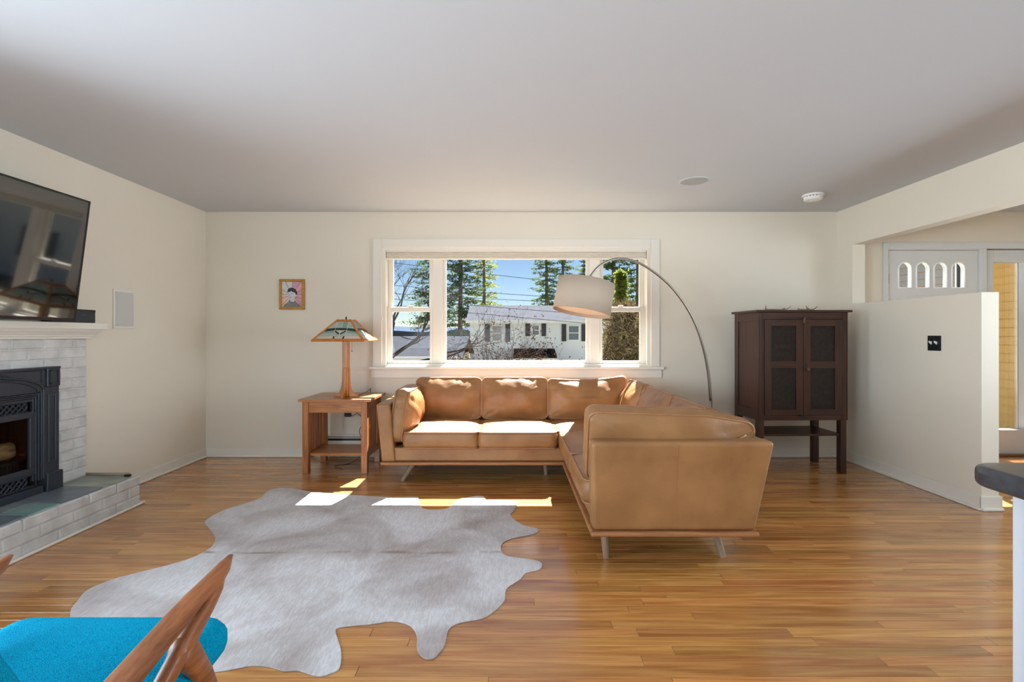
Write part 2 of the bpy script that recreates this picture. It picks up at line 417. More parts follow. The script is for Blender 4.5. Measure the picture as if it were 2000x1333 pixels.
for i in range(nr):
    a = gx0 + (gx1 - gx0) * i / nr; b = gx0 + (gx1 - gx0) * (i + 1) / nr
    m.prism([(a, Y0 + .127), (a + (b - a) * .25, Y0 + .1225), (a + (b - a) * .5, Y0 + .121), (a + (b - a) * .75, Y0 + .1225), (b, Y0 + .127), (b, Y0 + .131), (a, Y0 + .131)], 'z', gz0 - .004, gz1 + .004)
rg = bpy.data.materials.new('ribbed_glass'); rg.use_nodes = True; t = rg.node_tree; t.nodes.clear()
g1 = N(t, 'ShaderNodeBsdfRefraction'); g1.inputs['IOR'].default_value = 1.2; g1.inputs['Roughness'].default_value = .06
g2 = N(t, 'ShaderNodeBsdfTransparent'); g3 = N(t, 'ShaderNodeMixShader'); g3.inputs[0].default_value = .5
g4 = N(t, 'ShaderNodeBsdfGlossy'); g4.inputs['Roughness'].default_value = .1; g5 = N(t, 'ShaderNodeMixShader'); g5.inputs[0].default_value = .008
go = N(t, 'ShaderNodeOutputMaterial')
t.links.new(g1.outputs[0], g3.inputs[1]); t.links.new(g2.outputs[0], g3.inputs[2]); t.links.new(g3.outputs[0], g5.inputs[1]); t.links.new(g4.outputs[0], g5.inputs[2]); t.links.new(g5.outputs[0], go.inputs[0])
m.build('ribbed_pane', rg, sw)

# ------------------------------------------------------------------ fireplace: brick face, hearth, slates
def brick_paint():
    m, t, p = new_mat('brick_paint_grey_white')
    p.inputs['Roughness'].default_value = .6
    tc = N(t, 'ShaderNodeTexCoord'); n1 = N(t, 'ShaderNodeTexNoise'); n1.inputs['Scale'].default_value = 9; n1.inputs['Detail'].default_value = 6
    rp_ = N(t, 'ShaderNodeValToRGB'); e = rp_.color_ramp.elements
    e[0].position = .28; e[0].color = lin((186, 185, 180)); e[1].position = .62; e[1].color = lin((212, 211, 207))
    geo = N(t, 'ShaderNodeNewGeometry')
    t.links.new(geo.outputs['Position'], n1.inputs['Vector']); t.links.new(n1.outputs['Fac'], rp_.inputs[0]); t.links.new(rp_.outputs[0], p.inputs['Base Color'])
    n2 = N(t, 'ShaderNodeTexNoise'); n2.inputs['Scale'].default_value = 45; n2.inputs['Detail'].default_value = 5
    bp = N(t, 'ShaderNodeBump'); bp.inputs['Strength'].default_value = .5; bp.inputs['Distance'].default_value = .006
    t.links.new(geo.outputs['Position'], n2.inputs['Vector']); t.links.new(n2.outputs['Fac'], bp.inputs['Height']); t.links.new(bp.outputs[0], p.inputs['Normal'])
    return m
BRICK = brick_paint()
fp = thing('brick_fireplace', 'white painted brick fireplace with raised slate-topped hearth on left wall', 'fireplace', (-2.85, 2.65, 0))
# mortar backing
m = MB()
m.box(-3.027, -3.004, 1.85, 2.1, .0, 1.19); m.box(-3.027, -3.004, 3.15, 3.452, .0, 1.19); m.box(-3.027, -3.004, 2.1, 3.15, .95, 1.19)
m.build('mortar', BRICK, fp)
m = MB(); m.box(-3.02, -2.658, 1.81, 3.489, 0, .198); m.build('hearth_core', BRICK, fp)
pool = {}
def brick_mesh(L, H, D, var):
    key = (round(L, 3), round(H, 3), round(D, 3), var)
    if key in pool: return pool[key]
    r = random.Random(hash(key) & 0xffff)
    j = lambda a: a + r.uniform(-.0022, .0022)
    m = MB(); c = .006
    # box centred, length along Y, height Z, depth X (front at +X), chamfered front
    b = [(-D, j(-L / 2), j(-H / 2)), (-D, j(L / 2), j(-H / 2)), (-D, j(L / 2), j(H / 2)), (-D, j(-L / 2), j(H / 2))]
    f0 = [(-c, j(-L / 2), j(-H / 2)), (-c, j(L / 2), j(-H / 2)), (-c, j(L / 2), j(H / 2)), (-c, j(-L / 2), j(H / 2))]
    f1 = [(r.uniform(-.001, .001), j(-L / 2 + c), j(-H / 2 + c)), (r.uniform(-.001, .001), j(L / 2 - c), j(-H / 2 + c)), (r.uniform(-.001, .001), j(L / 2 - c), j(H / 2 - c)), (r.uniform(-.001, .001), j(-L / 2 + c), j(H / 2 - c))]
    m.add(b + f0 + f1, [(0, 3, 2, 1)] + [(i, (i + 1) % 4, 4 + (i + 1) % 4, 4 + i) for i in range(4)] + [(4 + i, 4 + (i + 1) % 4, 8 + (i + 1) % 4, 8 + i) for i in range(4)] + [(8, 9, 10, 11)])
    pool[key] = m.mesh('brick', BRICK); return pool[key]
rb = random.Random(3)
def put_brick(x, y0, y1, z0, z1, D, rot=0.0):
    if y1 - y0 < .03: return
    L = round(y1 - y0, 2); H = z1 - z0
    o = bpy.data.objects.new('brick', brick_mesh(L, H, D, rb.randrange(3))); COL.objects.link(o); o.parent = fp
    o.location = (INV[fp.name] @ Vector((x + rb.uniform(-.0015, .0015), (y0 + y1) / 2, (z0 + z1) / 2)))
    return o
BH = .0698
for c in range(14):
    z1 = 1.19 - c * BH; z0 = z1 - BH + .008
    if z0 < .2: z0 = .2
    y = 3.455; first = True
    while y > 1.86:
        L = (.105 if c % 2 == 0 else .212) if first else .212
        first = False
        y0 = max(y - L, 1.85)
        if z1 > 1.02 or y0 > 3.19 - .0 or y < 2.11:
            put_brick(-2.997, y0, y - .009, z0, z1, .028)
        elif y > 3.14:
            put_brick(-2.997, max(y0, 3.14), y - .009, z0, z1, .028)
        elif y0 < 2.16:
            put_brick(-2.997, y0, min(y - .009, 2.16), z0, z1, .028)
        y = y0
for c in range(3):
    z0 = .004 + c * .0705; z1 = z0 + .0625
    y = 3.5; first = True
    while y > 1.83:
        L = (.11 if c % 2 == 1 else .21) if first else .212
        first = False
        y0 = max(y - L, 1.8)
        put_brick(-2.65, y0, y - .009, z0, z1, .05)
        y = y0
    x = -2.705                                             # end bricks facing the window wall
    while x > -3.0:
        x0 = max(x - .2, -3.02)
        o = bpy.data.objects.new('brick', brick_mesh(round(x - x0 - .009, 2), z1 - z0, .03, 1)); COL.objects.link(o); o.parent = fp
        o.location = INV[fp.name] @ Vector(((x + x0) / 2, 3.5, (z0 + z1) / 2)); o.rotation_euler = (0, 0, R(90)); x = x0
def slate(name, c):
    return paint(name, c, .3, var=.28, vscale=5, bump=.5, bscale=14, stretch=(1, 2.2, 1))
SL = [slate('slate_green', (142, 152, 140)), slate('slate_blue_grey', (108, 116, 124)), slate('slate_teal', (128, 156, 152)), slate('slate_grey', (126, 132, 134))]
def slate_tile(poly, mi, z=.216):
    MB().prism(poly, 'z', .195, z).build('slate_tile', SL[mi], fp, bevel=.003)
g = .006
slate_tile([(-3.02, 3.44), (-2.672, 3.44), (-2.665, 3.30), (-2.674, 3.20), (-2.80, 3.21), (-3.02, 3.225)], 0)
slate_tile([(-3.02, 3.218), (-2.80, 3.203), (-2.672, 3.192), (-2.668, 3.02), (-2.676, 2.90), (-2.80, 2.905), (-3.02, 2.92)], 1, .218)
slate_tile([(-2.84, 2.898), (-2.674, 2.892), (-2.67, 2.70), (-2.84, 2.71)], 2)
slate_tile([(-3.02, 2.912), (-2.848, 2.90), (-2.848, 2.55), (-3.02, 2.56)], 3, .217)
slate_tile([(-2.84, 2.702), (-2.672, 2.692), (-2.67, 2.42), (-2.84, 2.43)], 1)
slate_tile([(-3.02, 2.55), (-2.848, 2.542), (-2.848, 2.12), (-3.02, 2.12)], 0)
slate_tile([(-2.84, 2.42), (-2.672, 2.41), (-2.672, 2.12), (-2.84, 2.12)], 3)
slate_tile([(-3.02, 2.112), (-2.672, 2.112), (-2.672, 1.84), (-3.02, 1.84)], 1)
MB().box(-2.648, -2.63, 1.80, 3.502, 0, .018).build('shoe_moulding', TRIM, fp, bevel=.008)
MB().box(-3.02, -2.63, 3.502, 3.518, 0, .018).build('shoe_moulding', TRIM, fp, bevel=.007)
BEIGE = paint('beige_trim', (150, 136, 112), .5)
MB().tube([(-3.02, 3.45, .228), (-2.70, 3.45, .228)], .011, 10).build('hearth_end_strip', BEIGE, fp, smooth=True)
bx(-2.715, -2.675, 3.425, 3.445, .216, .232).build('metal_clip', paint('dark_metal_clip', (70, 64, 56), .4, .7), fp, bevel=.003)

# mantel shelf with mitred returns
mt = thing('mantel_shelf', 'white moulded wooden mantel shelf above the brick fireplace', 'mantel', (-2.97, 2.65, 1.19))
def mant(name, d0_, d1_, z0, z1):
    f = lambda d: (-2.997 + d, 1.85 - d, 3.455 + d)
    a, b = f(d0_), f(d1_)
    MB().hull8([(-3.026, a[1], z0), (a[0], a[1], z0), (a[0], a[2], z0), (-3.026, a[2], z0), (-3.026, b[1], z1), (b[0], b[1], z1), (b[0], b[2], z1), (-3.026, b[2], z1)]).build(name, TRIM, mt, bevel=.003)
mant('bed_moulding', .016, .02, 1.19, 1.205); mant('bed_moulding', .026, .03, 1.2051, 1.218)
mant('cove_moulding', .034, .05, 1.2181, 1.236); mant('cove_moulding', .054, .068, 1.2361, 1.256); mant('shelf_board', .08, .08, 1.2561, 1.30)

# cast iron fireplace insert
IRON = paint('black_cast_iron', (60, 65, 73), .40, .4, bump=.15, bscale=180)
IRON2 = paint('dark_firebox_steel', (26, 24, 24), .7, .2)
ins = thing('fireplace_insert', 'black cast iron gas fireplace insert with arched top panel and lattice vents', 'fireplace insert', (-2.97, 2.65, .218))
YC = 2.65
def sym(f):
    f(1); f(-1)
def ybox(m, s, x0, x1, a, b, z0, z1):
    y0, y1 = YC + s * a, YC + s * b
    m.box(x0, x1, min(y0, y1), max(y0, y1), z0, z1)
XF = -2.952
def stiles(s):
    m = MB(); ybox(m, s, -2.995, XF, .43, .54, .30, .885); p = m.build('side_column', IRON, ins, bevel=.004)
    m = MB(); ybox(m, s, XF - .001, XF + .006, .46, .475, .40, .84); ybox(m, s, XF - .001, XF + .006, .505, .52, .40, .84); ybox(m, s, XF - .001, XF + .006, .475, .505, .82, .84); ybox(m, s, XF - .001, XF + .006, .475, .505, .40, .415)
    m.build('column_moulding', IRON, p, bevel=.003)
    m = MB(); ybox(m, s, -2.995, XF + .018, .44, .55, .218, .335); m.build('column_base', IRON, ins, bevel=.005)
    m = MB(); ybox(m, s, -2.995, XF + .008, .45, .54, .885, 1.005); q = m.build('corner_block', IRON, ins, bevel=.004)
    m = MB(); ybox(m, s, XF + .007, XF + .013, .465, .472, .90, .99); ybox(m, s, XF + .007, XF + .013, .518, .525, .90, .99); ybox(m, s, XF + .007, XF + .013, .465, .525, .983, .99); ybox(m, s, XF + .007, XF + .013, .465, .525, .90, .907)
    m.build('block_moulding', IRON, q)
sym(stiles)
bx(-2.995, XF - .004, YC - .45, YC + .45, .86, 1.005).build('arch_panel', IRON, ins, bevel=.003)
bx(-2.995, XF + .012, YC - .54, YC + .54, 1.0, 1.012).build('top_lip', IRON, ins, bevel=.003)
for rr, dz in ((.43, 0), (.40, -.014)):
    MB().tube([(XF - .002, YC + rr * math.cos(a), .872 + dz + .10 * math.sin(a)) for a in [math.pi * i / 32 for i in range(33)]], .007, 6).build('arch_moulding', IRON, ins, smooth=True)
for s in (1, -1):
    MB().tube([(XF - .002, YC + s * .42, .992), (XF - .002, YC + s * .42, .91), (XF - .002, YC + s * .15, .992)], .004, 6, closed=True).build('spandrel_moulding', IRON, ins)
for i in range(5):
    bx(-2.995, XF - .002 - .006 * i, YC - .43 + .006 * i, YC + .43 - .006 * i, .866 - .0115 * (i + 1), .866 - .0115 * i - .003).build('fluted_band', IRON, ins, bevel=.002)
for s in (1, -1):
    for i in range(4):
        m = MB(); ybox(m, s, -2.995, XF - .002 - .007 * i, .43 - .011 * (i + 1), .43 - .011 * i - .002, .30, .866 - .0115 * i); m.build('fluted_band', IRON, ins, bevel=.002)
def lattice(name, z0, z1, hwid, x):
    o = bx(-3.0, x - .02, YC - hwid, YC + hwid, z0, z1).build('vent_backing', IRON2, ins)
    m = MB(); h = z1 - z0; st = .035
    n = int(2 * hwid / st)
    for i in range(-1, n + 1):
        for sg in (1, -1):
            for j in range(2):
                za, zb = z0 + j * h / 2, z0 + (j + 1) * h / 2
                ya = YC - hwid + i * st + (0 if sg > 0 else st); yb = ya + sg * st
                if min(ya, yb) < YC - hwid - .001 or max(ya, yb) > YC + hwid + .001: continue
                m.tube([(x - .008, ya, za), (x - .008, yb, zb)], .0035, 4)
    m.build(name, IRON, ins)
    for z in (z0 - .004, z1 - .004):
        bx(-2.995, x, YC - hwid - .02, YC + hwid + .02, z, z + .008).build('vent_rail', IRON, ins)
lattice('vent_lattice', .735, .805, .375, XF - .025)
lattice('vent_lattice', .272, .34, .375, XF - .025)
bx(-2.995, XF + .004, YC - .43, YC + .43, .218, .265).build('bottom_rail', IRON, ins, bevel=.004)
for a, b, c, d in ((-.405, .405, .70, .735), (-.405, .405, .345, .385)):
    bx(-2.995, XF - .02, YC + a, YC + b, c, d).build('glass_frame', IRON, ins, bevel=.003)
for s in (1, -1):
    m = MB(); ybox(m, s, -2.995, XF - .02, .365, .405, .385, .70); m.build('glass_frame', IRON, ins, bevel=.003)
bx(-2.989, -2.986, YC - .368, YC + .368, .383, .702).build('glass_front', thin_glass('fire_glass', (.72, .66, .62, 1), 1.0), ins)
m = MB()
m.box(-3.42, -3.40, 2.22, 3.08, .22, .97); m.box(-3.40, -3.0, 2.205, 2.225, .22, .97); m.box(-3.40, -3.0, 3.075, 3.095, .22, .97); m.box(-3.40, -3.0, 2.22, 3.08, .22, .24); m.box(-3.40, -3.0, 2.22, 3.08, .96, .98)
FBR = paint('firebox_brown_panel', (74, 46, 38), .8, var=.25, vscale=8, bump=.3, bscale=40)
m.build('firebox', FBR, ins)
LOG = paint('ceramic_log', (224, 196, 152), .9, var=.5, vscale=14, bump=1.0, bscale=26, stretch=(3, .6, 3))
m = MB()
for i in range(31):
    y = 2.37 + i * .022
    m.box(-3.06, -3.045, y, y + .012, .245, .43)
m.box(-3.065, -3.04, 2.35, 3.06, .245, .275); m.box(-3.065, -3.04, 2.35, 3.06, .42, .432)
gr = m.build('grate', IRON, ins)
def log(path, r, label):
    rl = random.Random(int(r * 1e4)); pts = []; rr = []
    a, b = Vector(path[0]), Vector(path[1])
    for i in range(11):
        t_ = i / 10; pts.append(a.lerp(b, t_) + Vector((rl.uniform(-.004, .004), 0, rl.uniform(-.004, .004)))); rr.append(r * (1 + rl.uniform(-.1, .1)))
    m = MB().tube(pts, rr, 12)
    for v in m.v: v += Vector((noise.noise(v * 30), 0, noise.noise(v * 30 + Vector((5, 5, 5))))) * .012
    one('fire_log', m, LOG, label, 'log', 'ceramic logs in the fireplace', smooth=True)
log([(-3.125, 2.48, .49), (-3.12, 3.03, .492)], .05, 'tan ceramic log lying lowest along the front of the firebox')
log([(-3.255, 2.40, .49), (-3.265, 2.96, .50)], .048, 'tan ceramic log lying at the back of the firebox')
log([(-3.13, 2.52, .602), (-3.24, 2.80, .606)], .042, 'tan ceramic log crossing on top of the others in the firebox')

# ------------------------------------------------------------------ television, media box, speakers
tvr = thing('television', 'large black flat television tilted down above the fireplace mantel', 'television', (-2.87, 2.49, 1.305))
BEZ = paint('tv_black_bezel', (18, 19, 22), .3)
SCR = paint('tv_glossy_screen', (10, 11, 13), .06, coat=1.0, spec=1.0)
by0, by1 = 1.78, 3.2
xb, zb_, xt, ztt = -2.856, 1.306, -2.755, 2.094
d = Vector((xt - xb, 0, ztt - zb_)).normalized(); nrm = Vector((d.z, 0, -d.x))
def tvp(y, s_, off): return Vector((xb, y, zb_)) + d * s_ + nrm * off
H = (Vector((xt, 0, ztt)) - Vector((xb, 0, zb_))).length
def slabtv(y0, y1, s0, s1, o0, o1):
    return MB().hull8([tvp(y0, s0, o0), tvp(y0, s0, o1), tvp(y1, s0, o1), tvp(y1, s0, o0), tvp(y0, s1, o0), tvp(y0, s1, o1), tvp(y1, s1, o1), tvp(y1, s1, o0)])
slabtv(by0, by1, 0, H, -.028, -.003).build('body', BEZ, tvr, bevel=.004)
slabtv(by0 + .012, by1 - .012, .02, H - .012, -.004, -.0005).build('screen', SCR, tvr)
for a in ((by0, by0 + .012, 0, H), (by1 - .012, by1, 0, H), (by0, by1, 0, .02), (by0, by1, H - .012, H)):
    slabtv(*a, -.004, .001).build('bezel', BEZ, tvr)
slabtv(by1, by1 + .0012, 0, H, -.01, -.002).build('side_trim', paint('tv_chrome_edge', (150, 152, 156), .25, .9), tvr)
slabtv(2.0, 2.98, .06, .5, -.06, -.027).build('back_housing', BEZ, tvr, bevel=.01)
bx(-3.026, -2.99, 2.3, 2.7, 1.5, 1.9).build('wall_plate', BEZ, tvr); bx(-2.99, -2.84, 2.44, 2.56, 1.6, 1.7).build('mount_arm', BEZ, tvr)
mb_ = thing('media_box', 'small black media box at the end of the mantel beside the television', 'media box', (-2.97, 3.28, 1.30))
bx(-3.01, -2.932, 3.12, 3.445, 1.301, 1.392).build('case', paint('media_box_black', (40, 44, 50), .4), mb_, bevel=.003)
bx(-2.9335, -2.931, 3.12, 3.445, 1.382, 1.390).build('top_seam', BLACK, mb_); bx(-2.9335, -2.930, 3.425, 3.443, 1.375, 1.388).build('port', BLACK, mb_)
bx(-2.9335, -2.931, 3.33, 3.37, 1.350, 1.356).build('front_badge', paint('badge_grey', (70, 74, 80), .4), mb_)
SPK = paint('speaker_grille', (205, 203, 197), .7, bump=.5, bscale=700)
ws = thing('wall_speaker', 'white rectangular in-wall speaker on left wall beside the mantel', 'speaker', (XL, 3.817, 1.266))
bx(XL + .001, XL + .008, 3.71, 3.923, 1.266, 1.57).build('speaker_frame', paint('speaker_frame_white', (226, 222, 212), .5), ws, bevel=.003)
bx(XL + .007, XL + .011, 3.727, 3.906, 1.285, 1.551).build('grille', SPK, ws, bevel=.002)
cs = thing('ceiling_speaker', 'round flush white speaker grille set in the ceiling', 'speaker', (1.475, 3.88, ZC))
MB().lathe([(.118, 0), (.118, -.004), (.108, -.007), (.104, -.004), (.104, 0)], (1.475, 3.88, ZC), 40).build('rim', CEIL, cs, smooth=False)
MB().lathe([(.103, -.001), (.103, -.004), (.05, -.0055), (.001, -.006)], (1.475, 3.88, ZC), 40).build('grille', paint('ceiling_grille_grey', (176, 177, 178), .8, bump=.5, bscale=700), cs)
sm = thing('smoke_detector', 'white round smoke detector on the ceiling near the back right corner', 'smoke detector', (2.66, 4.26, ZC))
PL = paint('detector_plastic', (232, 230, 224), .45)
MB().lathe([(.085, 0), (.085, -.012), (.08, -.016)], (2.66, 4.26, ZC), 36).build('base', PL, sm, smooth=False)
MB().lathe([(.066, -.016), (.066, -.024)], (2.66, 4.26, ZC), 36).build('vent_ring', paint('detector_vent_grey', (90, 90, 90), .6), sm)
for i in range(18):
    a = 2 * math.pi * i / 18
    MB().box(-.006, .006, .064, .074, -.025, -.015).xf(Matrix.Translation((2.66, 4.26, ZC)) @ Matrix.Rotation(a, 4, 'Z')).build('vent_rib', PL, sm)
MB().lathe([(.074, -.024), (.073, -.042), (.064, -.050), (.03, -.052), (.028, -.055), (.001, -.055)], (2.66, 4.26, ZC), 36).build('cover', PL, sm)

# switch plate, outlet, heater
lsw = thing('light_switch', 'black two-gang switch plate with white toggles on the half wall', 'light switch', (XR, 3.742, 1.10))
bx(XR - .007, XR - .0005, 3.684, 3.80, 1.095, 1.211).build('plate', BLACK, lsw, bevel=.003)
for y in (3.719, 3.765):
    MB().hull8([(XR - .024, y - .005, 1.160), (XR - .006, y - .005, 1.142), (XR - .006, y + .005, 1.142), (XR - .024, y + .005, 1.160), (XR - .024, y - .005, 1.170), (XR - .006, y - .005, 1.164), (XR - .006, y + .005, 1.164), (XR - .024, y + .005, 1.170)]).build('toggle', WHT, lsw)
    for z in (1.123, 1.183):
        MB().lathe([(.003, 0), (.003, .002)], (0, 0, 0), 8, Matrix.Rotation(R(-90), 4, 'Y')).xf(Matrix.Translation((XR - .007, y, z))).build('screw', BEZ, lsw)
ou = thing('wall_outlet', 'dark wall outlet behind the side table above the baseboard heater', 'outlet', (-1.60, YB, .39))
bx(-1.645, -1.575, YB - .006, YB - .0005, .40, .51).build('plate', BLACK, ou, bevel=.003)
for z in (.43, .48): bx(-1.628, -1.592, YB - .010, YB - .005, z - .014, z + .014).build('socket', BEZ, ou, bevel=.003)
ht = thing('baseboard_heater', 'long white baseboard heater running under the window behind the sofa', 'heater', (-.2, YB - .04, 0))
HT = paint('heater_white', (228, 224, 214), .4)
bx(-1.96, 1.5, YB - .012, YB - .001, 0.02, .225).build('back_plate', HT, ht)
bx(-1.96, 1.5, YB - .065, YB - .055, .035, .175).build('front_cover', HT, ht, bevel=.003)
bx(-1.96, 1.5, YB - .05, YB - .012, .212, .225).build('top_hood', HT, ht, bevel=.003)
bx(-1.96, 1.5, YB - .062, YB - .05, .198, .206).build('damper', HT, ht)
bx(-1.96, 1.5, YB - .049, YB - .013, .06, .211).build('fins_and_slot_dark', BLACK, ht)  # black box for the fins, raised to paint the slot's shade
for x in (-1.965, 1.495): bx(x, x + .012, YB - .068, YB - .001, 0.0, .226).build('end_cap', HT, ht)

# ------------------------------------------------------------------ framed portrait
GOLD = paint('gilt_frame', (178, 128, 48), .4, .35, var=.25, vscale=60, bump=.6, bscale=160)
pic = thing('framed_portrait', 'small gold-framed portrait painting with pink sunburst on the back wall', 'picture', (-2.162, YB, 1.47))
px0, px1, pz0, pz1 = -2.287, -2.037, 1.470, 1.771
fw = .026
for q in (([(px0, pz0), (px1, pz0), (px1 - fw, pz0 + fw), (px0 + fw, pz0 + fw)]), ([(px0, pz1), (px1, pz1), (px1 - fw, pz1 - fw), (px0 + fw, pz1 - fw)]),
          ([(px0, pz0), (px0, pz1), (px0 + fw, pz1 - fw), (px0 + fw, pz0 + fw)]), ([(px1, pz0), (px1, pz1), (px1 - fw, pz1 - fw), (px1 - fw, pz0 + fw)])):
    MB().prism(q, 'y', YB - .026, YB - .001).build('frame_rail', GOLD, pic, bevel=.004)
ax0, ax1, az0, az1 = px0 + fw - .002, px1 - fw + .002, pz0 + fw - .002, pz1 - fw + .002
cv = bx(ax0, ax1, YB - .014, YB - .003, az0, az1).build('canvas', paint('paint_pale_blue_grey', (206, 210, 208), .6, var=.1, vscale=30), pic)
aw, ah = ax1 - ax0, az1 - az0
PK = [paint('paint_pink', (222, 160, 172), .6, var=.12, vscale=30), paint('paint_mauve', (206, 158, 184), .6, var=.1, vscale=30), paint('paint_peach', (226, 190, 168), .6, var=.1, vscale=30)]
ORG = paint('paint_orange_line', (196, 116, 62), .6)
def AP(u, v): return (ax0 + u * aw, az0 + v * ah)
LY = [YB - .0146]
def art(poly, mat, nm='painted_shape'):
    LY[0] -= .00012
    MB().prism([AP(*q) for q in poly], 'y', LY[0], LY[0] + .0004).build(nm, mat, cv)
c0 = (.5, .48)
def edge(a):
    dx, dy = math.cos(a), math.sin(a)
    t_ = min(((1 - c0[0]) if dx > 0 else c0[0]) / max(abs(dx), 1e-6), ((1 - c0[1]) if dy > 0 else c0[1]) / max(abs(dy), 1e-6))
    return (c0[0] + dx * t_, c0[1] + dy * t_)
angs = [-62, -40, -18, 2, 22, 50, 85]
for i in range(6):
    a, b = R(angs[i]), R(angs[i + 1]); pts = [c0] + [edge(a + (b - a) * j / 6) for j in range(7)]
    art(pts, PK[i % 2])
art([c0] + [edge(R(195 + 25 * j / 4)) for j in range(5)], PK[2])
for a in (-40, -18, 2, 22, 50, 85, 122, 158, 176, 195, 220):
    e = edge(R(a)); dx, dy = math.cos(R(a + 90)) * .014, math.sin(R(a + 90)) * .014
    art([(c0[0] + dx * .4, c0[1] + dy * .4), (c0[0] - dx * .4, c0[1] - dy * .4), (e[0] - dx, e[1] - dy), (e[0] + dx, e[1] + dy)], ORG)
SWT = paint('paint_grey_sweater', (124, 128, 128), .6, var=.25, vscale=40); SWD = paint('paint_dark_collar', (92, 92, 98), .6)
HAIR = paint('paint_black_hair', (32, 31, 38), .5); SKN = paint('paint_pale_skin', (206, 204, 208), .6, var=.06, vscale=40); FEAT = paint('paint_features', (120, 92, 104), .6)
art([(.06, .0), (.14, .1), (.3, .2), (.38, .27), (.62, .24), (.74, .18), (.9, .09), (.95, 0)], SWT)
art([(.36, .22), (.5, .14), (.68, .2), (.68, .27), (.36, .29)], SWD)
art([(.40, .24), (.5, .19), (.64, .22), (.66, .36), (.42, .34)], SKN)
art([(.30, .62), (.31, .50), (.33, .40), (.38, .31), (.48, .275), (.6, .33), (.68, .42), (.72, .52), (.70, .64), (.5, .70)], SKN)
art([(.28, .55), (.29, .66), (.34, .73), (.44, .765), (.56, .755), (.68, .70), (.75, .61), (.77, .50), (.70, .46), (.66, .56), (.57, .59), (.50, .60), (.46, .66), (.44, .60), (.36, .595), (.31, .59)], HAIR)
art([(.69, .47), (.74, .5), (.74, .42), (.71, .40)], SKN); art([(.68, .34), (.71, .41), (.73, .37)], HAIR)
art([(.31, .535), (.37, .535), (.37, .52), (.31, .52)], HAIR); art([(.46, .54), (.53, .54), (.53, .52), (.46, .52)], HAIR)
art([(.37, .52), (.385, .45), (.41, .44), (.39, .43), (.36, .45)], FEAT); art([(.36, .385), (.42, .395), (.48, .385), (.42, .365)], FEAT)

# ------------------------------------------------------------------ side table (mission oak)
OAK = wood('mission_oak', (150, 86, 38), (194, 126, 64), 'z', .38, 1.7, coat=.15)
OAKX = wood('mission_oak_across', (152, 88, 40), (198, 132, 70), 'x', .36, 1.7, coat=.2)
OAKY = wood('mission_oak_deep', (150, 86, 38), (194, 126, 64), 'y', .38, 1.7, coat=.15)
tb = thing('side_table', 'mission style oak side table with slatted sides and low shelf', 'side table', (-1.52, 4.48, 0))
tx0, tx1, ty0, ty1, tz = -1.837, -1.21, 4.222, 4.745, .655
bx(tx0, tx1, ty0, ty1, tz - .022, tz).build('tabletop', OAKX, tb, bevel=.003)
lx = (-1.812, -1.298); ly = (4.25, 4.66); LW = .054
for x in lx:
    for y in ly:
        bx(x, x + LW, y, y + LW, 0, tz - .022).build('leg', OAK, tb, bevel=.004)
bx(lx[0] + LW, lx[1], 4.262, 4.282, tz - .12, tz - .022).build('apron', OAKX, tb)
bx(lx[0] + LW, lx[1], 4.682, 4.702, tz - .12, tz - .022).build('apron', OAKX, tb)
for x in lx:
    bx(x + .016, x + .038, ly[0] + LW, ly[1], tz - .10, tz - .022).build('apron', OAKY, tb)
    bx(x + .014, x + .040, ly[0] + LW, ly[1], .125, .18).build('stretcher', OAKY, tb)
    for i in range(5):
        y = ly[0] + LW + .03 + i * .063
        bx(x + .020, x + .034, y, y + .036, .18, tz - .10).build('slat', OAK, tb, bevel=.002)
bx(lx[0] + .040, lx[1] + .014, 4.30, 4.66, .145, .170).build('shelf', OAKX, tb, bevel=.003)

# ------------------------------------------------------------------ stained glass table lamp
def glassy(name, c, tr=.4):
    m, t, p = new_mat(name)
    p.inputs['Base Color'].default_value = lin(c); p.inputs['Roughness'].default_value = .18
    tcx = N(t, 'ShaderNodeTexCoord'); nz = N(t, 'ShaderNodeTexNoise'); nz.inputs['Scale'].default_value = 18
    tl = N(t, 'ShaderNodeBsdfTranslucent'); mx = N(t, 'ShaderNodeMixShader'); mx.inputs[0].default_value = tr
    rp_ = N(t, 'ShaderNodeValToRGB'); b = lin(c)
    rp_.color_ramp.elements[0].color = tuple(x * .85 for x in b[:3]) + (1,); rp_.color_ramp.elements[1].color = tuple(min(1, x * 1.12) for x in b[:3]) + (1,)
    t.links.new(tcx.outputs['Object'], nz.inputs['Vector']); t.links.new(nz.outputs['Fac'], rp_.inputs[0])
    t.links.new(rp_.outputs[0], p.inputs['Base Color']); t.links.new(rp_.outputs[0], tl.inputs[0])
    o = t.nodes['Material Output']; t.links.new(p.outputs[0], mx.inputs[1]); t.links.new(tl.outputs[0], mx.inputs[2]); t.links.new(mx.outputs[0], o.inputs[0])
    return m
LX, LYY = -1.487, 4.43
tl_ = thing('table_lamp', 'wooden table lamp with pyramid stained glass shade on the side table', 'lamp', (LX, LYY, tz))
LMPW = wood('lamp_oak', (172, 98, 34), (210, 136, 60), 'z', .35, 1.7, coat=.2)
m = MB()
for sx, sy in ((1, 0), (-1, 0), (0, 1), (0, -1)):
    # flared fin, profile in radial/z plane
    prof = [(.020, .0), (.112, .0), (.112, .018), (.088, .022), (.060, .045), (.044, .085), (.036, .14), (.034, .26), (.030, .268), (.020, .268)]
    vs = []
    if sx: MBp = MB().prism([(LX + sx * a, tz + b) for a, b in prof], 'y', LYY - .010, LYY + .010)
    else: MBp = MB().prism([(LYY + sy * a, tz + b) for a, b in prof], 'x', LX - .010, LX + .010)
    MBp.build('base_fin', LMPW, tl_, bevel=.003)
bx(LX - .027, LX + .027, LYY - .027, LYY + .027, tz + .004, 1.19).build('stem', LMPW, tl_, bevel=.005)
zb0, zt0, hb, htp = 1.163, 1.352, .225, .055
